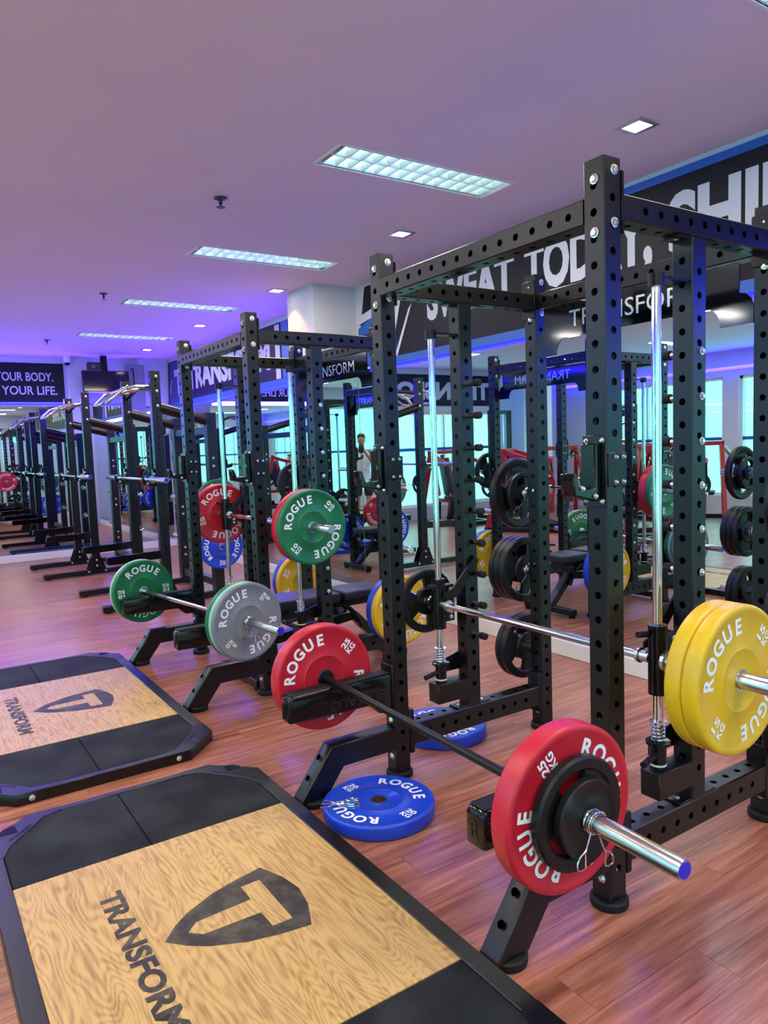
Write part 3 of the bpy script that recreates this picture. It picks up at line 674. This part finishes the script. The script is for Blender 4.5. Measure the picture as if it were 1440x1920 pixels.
# guided bars
def smith(label,rx,ry,z):
    x=rx+.25; t=thing('guided_bar',label,'smith bar',group='guided bars of the power racks'); xb=x
    MB().cyl((xb,ry+.06,z),(xb,ry+W-.06,z),.0145,18).build('shaft','chrome',t)
    for y,s in ((ry,-1),(ry+W,1)):
        o=MB().lathe([(.0165,-.115),(.031,-.115),(.031,.115),(.0165,.115)],24,Matrix.Translation((x,y,z)),True).build('carriage','black_gloss',t)
        b=MB(); b.box(x+.02,x+.075,y-.022,y+.022,z-.085,z+.085); b.build('carriage_block','black_smooth',o,bevel=.003)
        for dz in (-.065,-.04,.04,.065): bolt(o,(x+.052,y-.022,z+dz),(0,-1,0),.009)
        MB().lathe([(.02,0),(.02,.035),(.026,.036),(.026,.046),(.0148,.047)],20,axis_mat((0,-s,0),(xb,y-s*.028,z))).build('bar_collar','steel',t)
        MB().lathe([(.036,0),(.036,.012),(.025,.014),(.025,.40),(.022,.404),(0,.404)],28,axis_mat((0,s,0),(xb,y+s*.03,z))).build('sleeve','steel',t)
        b=MB(); yy=y-s*.05
        b.prism([(x-.01,z+.03),(x+.06,z+.03),(x+.185,z+.165),(x+.20,z+.19),(x+.17,z+.20),(x+.04,z+.075),(x-.01,z+.05)],0,.008,frame((1,0,0),(0,0,1),(0,yy,0))); b.build('lock_hook','black_smooth',t)
        MB().cyl((x-.03,y-s*.02,z+.085),(x-.075,y-s*.02,z+.09),.0105,12).build('lock_handle','black_rubber',t)
    return t
smith('guided chrome bar loaded with yellow plates',1.78,1.478,.742)
smith('guided chrome bar loaded with red and green plates',1.785,4.055,1.01)
SX=2.03
bumper('yellow 15 kg plate on the guided bar, lettered side out',"yellow",15,(SX,1.217,.742),(0,-1,0),-135)
bumper('yellow 15 kg plate behind its twin on the guided bar',"yellow",15,(SX,1.272,.742),(0,-1,0),-100)
iron('black grip plate on the guided bar beside the chrome spring buffer',.30,.034,(SX,2.735,.742),(0,-1,0),35)
S2=2.035
bumper('green 10 kg plate on the guided bar in front of a red plate',"green",10,(S2,3.86,1.01),(0,-1,0),-135)
bumper('red 25 kg plate behind a green plate on the guided bar',"red",25,(S2,3.916,1.01),(0,-1,0),-135)
bumper('red 25 kg plate at the pillar end of the guided bar',"red",25,(S2,5.32,1.01),(0,-1,0),-165)
# plates on the storage pegs
RX,RX2=1.78+XB,1.785+XB; yf=1.478+W+.0375
for z,n,d in ((PEGZ[2],2,.36),(PEGZ[1],3,.34),(PEGZ[0],2,.34)):
    nm={PEGZ[2]:'top',PEGZ[1]:'middle',PEGZ[0]:'bottom'}[z]
    for i in range(n):
        iron('black %sgrip plate, %s on the %s rear peg of the rack with red plates'%('small ' if nm=='top' and i==0 else '',('innermost','next','outermost')[i] if n==3 else ('inner','outer')[i],nm),d if not (nm=='top' and i==0) else .22,.036,(RX,yf+.075+.038*i,z),(0,-1,0),20+25*i,group='plates on the %s peg beside the blue floor plate'%nm)
    spring_clip('spring clip on the %s rear peg of the rack with red plates'%nm,(RX,yf+.035,z),(0,1,0),(-.35,0,-1)) if nm!='bottom' else None
    for i in range(2):
        iron('black grip plate, %s on the %s rear peg behind the yellow plates'%(('inner','outer')[i],nm),.35,.036,(RX,1.478-.0375-.06-.038*i,z),(0,-1,0),50+25*i,group='plates on the %s peg behind the yellow plates'%nm)
yn=4.055-.0375; yq=4.055+W+.0375
bumper('yellow 15 kg plate on the storage peg beside a blue plate',"yellow",15,(RX2,yn-.125,PEGZ[0]),(0,-1,0),30)
bumper('blue 20 kg plate on the storage peg behind a yellow plate',"blue",20,(RX2,yn-.066,PEGZ[0]),(0,-1,0),30)
bumper('yellow 15 kg plate on the storage peg beside the bench',"yellow",15,(RX2,yq+.05,PEGZ[0]),(0,-1,0),150)
bumper('blue 20 kg plate on the far storage peg, back of the bench side yellow plate',"blue",20,(RX2,yq+.108,PEGZ[0]),(0,-1,0),150)
iron('black grip plate on the upper storage peg near the pillar',.34,.036,(RX2,yq+.06,PEGZ[2]),(0,-1,0),10)
HX=2.14+.53
bumper('green 10 kg plate on the upper peg of the half rack',"green",10,(HX,7.15-.05-.06,.985),(0,-1,0),60)
bumper('blue 20 kg plate on the lower peg of the half rack',"blue",20,(HX,7.15-.05-.07,.535),(0,-1,0),90)
# plates on the floor
bumper('blue 20 kg plate lying flat on the floor beside the oak platform',"blue",20,(1.515,2.408,.029),(0,0,1),101.5)
bumper('blue 20 kg plate lying on the floor behind the base beam',"blue",20,(2.225,2.90,.029),(0,0,1),160)
c=spring_clip('spring clip dropped on the blue floor plate',(1.40,2.42,.087),(0,0,1),(-.83,.55,0))
c.location=(1.395,2.415,.0745)
# ---------------------------------------------------------------- lifting platforms
PH=.05
def make_platform(label):
    t=thing('lifting_platform',label,'lifting platform',group='oak lifting platforms'); X0,X1,L=-.55,.55,2.2
    c=.17; fw=.06
    out=[(X0+c,0),(X1-c,0),(X1,c),(X1,L-c),(X1-c,L),(X0+c,L),(X0,L-c),(X0,c)]
    MB().prism([(x*.99,y*.995+.005) for x,y in out],0,PH-.012).build('base','black_smooth',t)
    def edge(x0,x1,y0,y1): MB().box(x0,x1,y0,y1,.001,PH+.002).build('edge_rail','black_coat',t,bevel=.003)
    edge(X0,X0+fw,c+.12,L-c-.12); edge(X1-fw,X1,c+.12,L-c-.12); edge(X0+c+.12,X1-c-.12,0,.035); edge(X0+c+.12,X1-c-.12,L-.035,L)
    for sx in (-1,1):
        for sy,yc in ((1,0),(-1,L)):
            def P(a,e): return (sx*(X1-a),yc+sy*e)
            poly=[P(0,c),P(0,c+.13),P(fw,c+.13),P(fw+.03,c+.055),P(c+.06,.05),P(c+.13,.035),P(c+.13,0),P(c,0)]
            o=MB().prism(poly,.001,PH+.003).build('corner_plate','black_coat',t,bevel=.002)
            # engraved emblem
            m=Matrix.Translation(P(c*.62,c*.62)+(PH+.0035,))@Matrix.Rotation(math.atan2(sy,-sx)*1.0+math.pi/2+(math.pi/2 if 0 else 0),4,'Z')
            k=MB(); k.prism([(-.035,.028),(-.038,.012),(0,-.03),(.038,.012),(.035,.028),(0,.04)],0,.0006,m); k.build('emblem','black_gloss',o)
            v,f=fit_text('TRANSFORM',.13,.014,.0); flat_text('lettering','black_gloss',v,f,m@Matrix.Translation((-.065,-.052,.0006)),o)
            bolt(t,(sx*(X1-c-.06),yc,.026),(0,-sy,0),.012)
    xm=-.03
    for y0,y1 in ((.037,.532),(1.668,2.163)):
        for x0,x1 in ((X0+fw+.002,xm-.002),(xm+.002,X1-fw-.002)):
            cc=.10; lo=y0<1
            pl=[(x0,y0),(x1,y0),(x1,y1),(x0,y1)]
            if x0<xm-.01: pl=[(x0+cc*1.35,y0),(x1,y0),(x1,y1),(x0,y1),(x0,y0+cc*1.5)] if lo else [(x0,y0),(x1,y0),(x1,y1),(x0+cc*1.35,y1),(x0,y1-cc*1.5)]
            else: pl=[(x0,y0),(x1-cc*1.35,y0),(x1,y0+cc*1.5),(x1,y1),(x0,y1)] if lo else [(x0,y0),(x1,y0),(x1,y1-cc*1.5),(x1-cc*1.35,y1),(x0,y1)]
            MB().prism(pl,PH-.013,PH-.0005).build('rubber_tile','rubber_tile',t,bevel=.0015)
    o=MB().box(X0+fw,X1-fw,.534,1.666,PH-.013,PH).build('oak_deck','oak',t,bevel=.001)
    # shield emblem: local u = up (+X), v = right (-Y); values measured from the deck
    def E(u,v): return (u-.72,1.1-v)
    b=MB(); z=PH+.0006
    # shield outline as two filled halves round the T
    sh=[(.562,0),(.61,.055),(.66,.095),(.76,.145),(.85,.170),(.946,.187),(.985,.09),(1.0,0)]
    T=[(.632,0),(.648,.016),(.667,.034),(.76,.038),(.848,.041),(.848,.122),(.914,.124),(.914,0)]
    for s in (1,-1):
        for i in range(len(sh)-1):
            a,bq,c_,d=sh[i],sh[i+1],T[i],T[i+1]
            q=[E(a[0],a[1]*s)+(z,),E(bq[0],bq[1]*s)+(z,),E(d[0],d[1]*s)+(z,),E(c_[0],c_[1]*s)+(z,)]
            b.raw(q,[(0,1,2),(0,2,3)] if s<0 else [(2,1,0),(3,2,0)])
    me=bpy.data.meshes.new('shield_emblem'); me.from_pydata(b.v,[],b.f); me.materials.append(MATS['stencil']); obj('shield_emblem',me,o)
    v,f=fit_text('TRANSFORM',.70,.074,.04); letters('stencil',v,f,frame((0,-1,0),(1,0,0),(.449-.72,1.1+.35,z)),o)
    return t
p1=make_platform('oak lifting platform beside the blue floor plate'); p1.location=(.706,.972,0)
p2=copy_tree(p1); p2.location=(.70,3.39,0); p2['label']='oak lifting platform in front of the rack with the grey plate'
# ---------------------------------------------------------------- adjustable bench inside the second rack
t=thing('adjustable_bench','black padded adjustable bench standing inside the rack','bench',(1.82,4.40,0))
def pad(name,x0,x1,w,z0,z1,tilt=0):
    b=MB(); b.box(x0,x1,-w/2,w/2,z0,z1); return b.build(name,'vinyl_pad',t,bevel=.014,seg=3)
pad('back_pad',.0,.62,.29,.435,.50); pad('seat_pad',.66,1.0,.28,.435,.495)
b=MB(); b.bar((.02,0,.40),(.98,0,.40),.06,.06); b.box(.60,.72,-.05,.05,.33,.435); b.build('pad_frame','black_coat',t,bevel=.004)
b=MB(); b.bar((.1,0,.22),(.80,0,.30),.07,.06); b.bar((.78,0,.31),(1.03,0,.06),.07,.06); b.build('main_beam','black_coat',t,bevel=.004)
MB().bar((.1,0,.23),(-.03,0,.04),.07,.06).build('leg','black_coat',t,bevel=.004)
for x in (-.05,1.03): MB().box(x-.03,x+.03,-.28,.28,.02,.07).build('foot_bar','black_coat',t,bevel=.005)
for x in (-.05,1.03):
    for y in (-.25,.25): MB().cyl((x,y,0),(x,y,.025),.028,16).build('rubber_foot','black_rubber',t)
b=MB(); b.tube([(.62+.22*math.sin(a),-.05,.40-.22*(1-math.cos(a))*1.2) for a in [R(k*8) for k in range(10)]],.016,8); b.build('ladder_bar','black_smooth',t)
MB().cyl((.66,-.07,.36),(.66,.07,.36),.022,18).build('hinge_pin','zinc',t)
for y in (-.14,.14): MB().cyl((.95,y-.05,.395),(.95,y+.05,.395),.022,14).build('transport_wheel','black_rubber',t)
MB().cyl((.35,-.20,.28),(.35,.20,.28),.016,12).build('adjust_handle','black_rubber',t)

# ---------------------------------------------------------------- ceiling fittings
def make_light(label,group):
    t=thing('ceiling_light',label,'ceiling light',group=group); L=LX1-LX0; w=.295
    b=MB()
    for x0,x1,y0,y1 in ((0,L,0,.014),(0,L,w-.014,w),(0,.014,0,w),(L-.014,L,0,w)): b.box(x0,x1,y0,y1,-.006,0)
    b.build('frame','white_trim',t)
    MB().raw([(0,0,.085),(L,0,.085),(L,w,.085),(0,w,.085),(0,0,0),(L,0,0),(L,w,0),(0,w,0)],[(0,1,2,3),(0,4,5,1),(1,5,6,2),(2,6,7,3),(3,7,4,0)]).build('tray','reflector',t,smooth=False)
    for y in (.085,.21): MB().cyl((.03,y,.062),(L-.03,y,.062),.011,12).build('tube','tube_light',t)
    m=shared('blade',lambda:MB().prism([(-.020,.044),(.020,.044),(.003,.002),(-.003,.002)],.016,w-.016,frame((1,0,0),(0,0,1),(0,w,0))).mesh('louvre_blade','louvre'))
    for i in range(14): obj('louvre_blade',m,t,(.045+i*(L-.09)/13,0,0))
    for y in (.02,w/2,w-.02): MB().prism([(-.016,.044),(.016,.044),(.003,.002),(-.003,.002)],.02,L-.02,frame((0,1,0),(0,0,1),(0,y,0))).build('louvre_rail','louvre',t)
    return t
fl=None; li=0
for k,x0 in enumerate(LCOL):
    for j,yc in enumerate(LROW):
        gl='louvred fluorescent lights over the racks' if k==0 else 'louvred fluorescent lights over the machines'
        lb='%s louvred light from the end wall, in the row above the %s'%(ORD[len(LROW)-1-j],('racks','aisle','window machines')[k])
        if fl is None: fl=make_light(lb,gl); o=fl
        else: o=copy_tree(fl)
        o['label']=lb; o['group']=gl; o.location=(x0,yc-LW/2,ZC)
        area('fluorescent_lamp',(x0+.585,yc,ZC-.01),1.1,.2,FLUOR_W,(1,.90,.72))
dl=None
for x in (3.1,-.35):
    for j,y in enumerate((.33,2.36,4.34,6.37,8.44,10.59)):
        lb='%s square downlight from the end wall, in the row %s'%(ORD[5-j],'beside the rack wall' if x>0 else 'over the aisle')
        g='recessed downlights by the rack wall' if x>0 else 'recessed downlights over the aisle'
        if dl is None:
            dl=thing('downlight',lb,'downlight',group=g); b=MB()
            for a in ((-.075,.075,-.075,-.05),(-.075,.075,.05,.075),(-.075,-.05,-.05,.05),(.05,.075,-.05,.05)): b.box(a[0],a[1],a[2],a[3],-.007,0)
            b.build('bezel','zinc',dl); MB().box(-.05,.05,-.05,.05,-.003,0).build('lens','downlight_glow',dl,smooth=False); o=dl
        else: o=copy_tree(dl)
        o['label']=lb; o['group']=g; o.location=(x,y,ZC-.0005)
        l=bpy.data.lights.new('downlight_lamp','SPOT'); l.energy=DOWN_W*(1 if x>0 else .5); l.color=(1,.50,.13); l.spot_size=R(95); l.spot_blend=.35; l.shadow_soft_size=.03
        q=bpy.data.objects.new('downlight_lamp',l); COL.objects.link(q); q.location=(x,y,ZC-.02)
for j,y in enumerate((4.22,7.12,10.12)):
    t=thing('sprinkler','%s ceiling sprinkler head from the end wall'%ORD[2-j],'sprinkler',(1.72,y,ZC),group='ceiling sprinklers')
    MB().lathe([(.04,0),(.036,-.008),(.012,-.01),(.011,-.035),(.005,-.04),(.005,-.055)],18).build('body','dark_steel',t)
    MB().lathe([(.0,-.052),(.026,-.054),(.026,-.057),(0,-.058)],14).build('deflector','dark_steel',t)
# ---------------------------------------------------------------- end wall: pilaster, camera, television, cabinet
struct(MB().box(2.23,2.50,YF-.10,YF-.012,2.26,ZC).build('trim_1','white_paint',smooth=False))
t=thing('security_camera','white dome security camera at the top of the end wall pilaster','security camera',(2.22,YF-.16,2.86))
b=MB(); b.lathe([(.05,.10),(.05,.03),(.045,0)],20); b.box(-.03,.03,0,.06,.06,.10); b.build('housing','white_trim',t)
MB().lathe([(.0,-.045),(.028,-.036),(.04,-.01),(.042,.005)],18).build('lens_dome','screen',t)
t=thing('television','black wall television with a small speaker on top, hung near the end wall','television',(2.69,11.32,2.42),(R(-6),0,0))
MB().box(-.33,.33,-.02,.03,0,.31).build('panel','black_smooth',t,bevel=.006); MB().box(-.315,.315,-.0215,-.0195,.015,.295).build('screen','screen',t)
MB().box(-.045,.045,.03,.07,.05,.54).build('mount','black_smooth',t)
t=thing('loudspeaker','small black loudspeaker standing above the television','speaker',(2.53,11.33,2.745))
MB().box(-.09,.09,-.03,.06,-.008,.10).build('case','black_smooth',t,bevel=.006); MB().lathe([(.04,0),(.036,.004),(0,.008)],18,axis_mat((0,-1,0),(0,-.03,.046))).build('cone','dark_steel',t)
t=thing('electrical_cabinet','grey metal cabinet with cable loop high on the end wall','cabinet',(3.08,YF-.18,2.12))
MB().box(0,.24,0,.16,0,.74).build('body','plate_grey',t,bevel=.005); MB().box(.01,.23,-.008,0,.01,.73).build('door','plate_grey',t,bevel=.003)
MB().tube([(.03,-.02,.66),(.06,-.03,.68),(.07,-.03,.6),(.07,-.03,.46),(.06,-.02,.40)],.008,8).build('cable','black_rubber',t)
# bars of the half racks
for hx,hy,lb in ((2.14,7.15,'empty chrome barbell on the half rack next to the pillar'),(2.02,9.66,'empty chrome barbell on the half rack next to the end wall')):
    barbell(lb,(hx-.115,hy+.52-.655,1.24),(hx-.115,hy+.52+.655,1.24),'chrome')
# ---------------------------------------------------------------- machine floor, seen in the mirrors
def press(label,loc,rz,scale=1):
    t=thing('plate_loaded_press',label,'exercise machine',loc,(0,0,rz),'red plate loaded machines')
    for y in (-.35,.35):
        MB().bar((-.6,y,.04),(.65,y,.04),.07,.07).build('base_rail','black_coat',t,bevel=.004)
        MB().bar((-.55,y,.05),(-.25,y*.8,1.35),.07,.09).build('mast','red_frame',t,bevel=.005)
        MB().bar((-.28,y*.8,1.32),(.35,y*1.2,1.12),.055,.07).build('press_arm','red_frame',t,bevel=.005)
        MB().cyl((.33,y*1.2,1.15),(.36,y*1.2,.90),.018,12).build('grip','black_rubber',t)
        MB().bar((-.2,y*.8,1.2),(.1,y*1.1,.55),.05,.06).build('lever','red_frame',t,bevel=.004)
        MB().cyl((-.42,y,.75),(-.42,y*1.75,.75),.024,16).build('weight_horn','chrome',t)
    MB().bar((.60,-.38,.04),(.60,.38,.04),.07,.07).build('cross_rail','black_coat',t,bevel=.004); MB().bar((-.27,-.33,1.33),(-.27,.33,1.33),.07,.07).build('top_bar','red_frame',t,bevel=.004)
    MB().bar((-.1,0,.05),(.05,0,.45),.08,.08).build('seat_post','black_coat',t,bevel=.004); MB().bar((-.4,0,.42),(.3,0,.42),.07,.07).build('seat_beam','red_frame',t,bevel=.004); MB().bar((-.45,0,.05),(-.42,0,.42),.07,.07).build('seat_post','black_coat',t,bevel=.004)
    MB().box(-.05,.36,-.17,.17,.455,.52).build('seat_pad','vinyl_pad',t,bevel=.02,seg=2)
    b=MB(); b.bar((-.08,0,.56),(-.24,0,1.20),.28,.07,(0,1,0)); b.build('back_pad','vinyl_pad',t,bevel=.02,seg=2)
    MB().bar((-.13,0,.44),(-.29,0,1.28),.06,.05).build('back_post','black_coat',t,bevel=.004)
    return t
ML=['red framed seated press nearest the windows by the end wall column','red framed seated press in the middle of the machine floor','red framed seated press beside the aisle','red framed seated press by the second window','red framed seated press by the third window','red framed seated press on the rear machine row','red framed seated press in front of the end wall windows','red framed seated press nearest the lifting platforms','red framed seated press behind the cable tower','red framed seated press facing the first window']
for (x,y,rz),lb in zip(((-2.6,9.2,R(-60)),(-2.0,6.9,R(20)),(-1.3,8.9,R(-120)),(-3.9,5.3,R(200)),(-4.0,7.4,R(150)),(-2.4,4.3,R(70)),(-1.2,10.7,R(-90)),(-1.0,6.0,R(160)),(-3.3,8.4,R(100)),(-4.0,1.6,R(190))),ML):
    press(lb,(x,y,0),rz)
    for s in (-1,1):
        iron('black plate on the %s'%lb.replace('red framed seated ',''),.36,.04,(x+math.cos(rz)*-.42-math.sin(rz)*s*.47,y+math.sin(rz)*-.42+math.cos(rz)*s*.47,.75),(-math.sin(rz),math.cos(rz),0),0,group='plates on the machines')
def cable_tower(label,loc,rz):
    t=thing('cable_tower',label,'exercise machine',loc,(0,0,rz),'black cable towers')
    for x in (-.3,.3): MB().box(x-.035,x+.035,-.04,.04,0,2.1).build('upright','black_coat',t,bevel=.004)
    MB().box(-.335,.335,-.04,.04,2.03,2.1).build('top_beam','black_coat',t,bevel=.004); MB().box(-.4,.4,-.3,.3,0,.06).build('base','black_coat',t,bevel=.006)
    for i in range(10): MB().box(-.2,.2,-.06,.06,.10+i*.055,.15+i*.055).build('stack_plate','iron_plate',t,bevel=.004)
    for x in (-.12,.12): MB().cyl((x,0,.06),(x,0,2.03),.012,10).build('guide_rod','chrome',t)
    MB().lathe([(.02,-.015),(.07,-.015),(.06,0),(.07,.015),(.02,.015)],20,axis_mat((1,0,0),(0,-.08,1.95)),True).build('pulley','black_rubber',t)
    MB().tube([(0,-.145,1.95),(0,-.16,1.3)],.004,6).build('cable','dark_steel',t); MB().tube([(-.25,-.16,1.24),(-.12,-.16,1.30),(.12,-.16,1.30),(.25,-.16,1.24)],.014,8).build('pull_handle','chrome',t)
for (x,y,rz),lb in zip(((-2.6,10.9,R(170)),(-4.5,3.6,R(90)),(-4.4,9.3,R(110))),('black cable tower near the red wrapped column','black cable tower beside the second window','black cable tower beside the last window')): cable_tower(lb,(x,y,0),rz)
# ---------------------------------------------------------------- the photographer, seen back in the corner of the mirrors
FW=Vector((math.sin(YAW),math.cos(YAW),0)); RG=Vector((math.cos(YAW),-math.sin(YAW),0)); B0=-FW*.46
def PP(r,f,z): return B0+RG*r+FW*f+Vector((0,0,z))
t=thing('person','person in a pale sleeveless top and dark shorts holding up a phone','person',(B0.x,B0.y,0))
def skin(name,mt,nodes,edges,root,parent):
    me=bpy.data.meshes.new(name); me.from_pydata([tuple(PP(*n[:3])-Vector((B0.x,B0.y,0))) for n in nodes],edges,[]); me.materials.append(MATS[mt])
    o=obj(name,me,parent); sk=o.modifiers.new('skin','SKIN'); sk.use_smooth_shade=True
    for i,n in enumerate(nodes):
        s=me.skin_vertices[0].data[i]; s.radius=(n[3],n[4] if len(n)>4 else n[3]); s.use_root=(i==root)
    sb=o.modifiers.new('sub','SUBSURF'); sb.levels=2; sb.render_levels=2; return o
N=[];Eg=[]
def nd(*a): N.append(a); return len(N)-1
def ch(*ix):
    for a,b_ in zip(ix,ix[1:]): Eg.append((a,b_))
pel=nd(0,-.02,.93,.135,.105); wst=nd(0,-.01,1.06,.122,.092); chs=nd(0,-.02,1.26,.14,.105); nb=nd(0,-.03,1.41,.075,.06); nk=nd(0,-.02,1.475,.052,.052); hd=nd(0,.005,1.535,.062,.078); hd2=nd(0,.005,1.62,.082,.098); tp=nd(0,-.005,1.69,.068,.078)
ch(pel,wst,chs,nb,nk,hd,hd2,tp)
for s in (-1,1):
    sh=nd(s*.175,-.03,1.375,.052); el=nd(s*.245,.13,1.13,.038); wr=nd(s*.085,.375,1.36,.027); pm=nd(s*.062,.415,1.415,.026,.018); ch(chs,sh,el,wr,pm)
    for k,(dr,df,dz) in enumerate(((-.012,.035,.02),(-.012,.036,.04),(-.010,.034,.058),(-.008,.03,.072))):
        a=nd(s*.058,.418,1.42+.016*k,.0095); b_=nd(s*.062+s*.002,.445,1.425+.018*k,.0085); c=nd(s*(.050-.004*k),.470,1.428+.018*k,.0075); ch(pm,a,b_,c)
    a=nd(s*.048,.405,1.40,.0105); b_=nd(s*.032,.432,1.40,.009); ch(pm,a,b_)
    hp=nd(s*.095,-.02,.86,.095); kn=nd(s*.11,.01,.48,.058); an=nd(s*.12,-.03,.10,.038); hl=nd(s*.12,-.01,.05,.04); to=nd(s*.135,.12,.035,.035); ch(pel,hp,kn,an,hl,to)
skin('body','skin',N,Eg,0,t)
skin('hair','hair',[(0,-.055,1.60,.080,.060),(0,-.03,1.665,.094,.092),(0,.0,1.705,.084,.085),(0,.06,1.70,.058,.03)],[(0,1),(1,2),(2,3)],0,t)
b=MB(); rings=[(.77,.172,.138),(.90,.172,.136),(1.04,.156,.122),(1.18,.168,.130),(1.28,.178,.130),(1.36,.158,.105),(1.405,.110,.085),(1.43,.082,.072)]
for z,rx,ry in rings:
    for k in range(24): b.v.append(tuple(PP(rx*math.cos(k*math.pi/12),-.02+ry*math.sin(k*math.pi/12),z)-Vector((B0.x,B0.y,0))))
for i in range(len(rings)-1):
    for k in range(24): b.f.append((i*24+k,i*24+(k+1)%24,i*24+24+(k+1)%24,i*24+24+k))
b.build('top','tee',t)
skin('shorts','shorts',[(0,-.02,.90,.150,.118),(-.097,-.02,.80,.110),(-.11,.0,.58,.092),(-.11,.0,.50,.085),(.097,-.02,.80,.110),(.11,.0,.58,.092),(.11,.0,.50,.085)],[(0,1),(1,2),(2,3),(0,4),(4,5),(5,6)],0,t)
for s in (-1,1): skin('shoe','shoe',[(s*.12,-.045,.05,.045,.05),(s*.125,.05,.045,.045,.04),(s*.135,.14,.035,.038,.03)],[(0,1),(1,2)],0,t)
for s in (-1,1): skin('eye','screen',[(s*.030,.090,1.615,.009),(s*.033,.092,1.615,.009)],[(0,1)],0,t)
skin('nose','skin',[(0,.095,1.605,.010),(0,.112,1.578,.013)],[(0,1)],0,t)
skin('mouth','red_frame',[(-.022,.085,1.545,.006),(.022,.085,1.545,.006)],[(0,1)],0,t)
for s in (-1,1): skin('ear','skin',[(s*.080,.0,1.61,.012,.018),(s*.082,-.005,1.58,.011,.014)],[(0,1)],0,t)
ph=thing('phone','dark smartphone held up in both hands','phone'); m=mw.copy(); m.translation=mw.translation-F*.022-UV*.03
ph.matrix_world=m
MB().box(-.038,.038,-.078,.078,-.004,.005).build('case','black_gloss',ph,bevel=.003); MB().box(-.030,.004,.025,.066,-.0065,-.004).build('camera_bump','dark_steel',ph,bevel=.001)
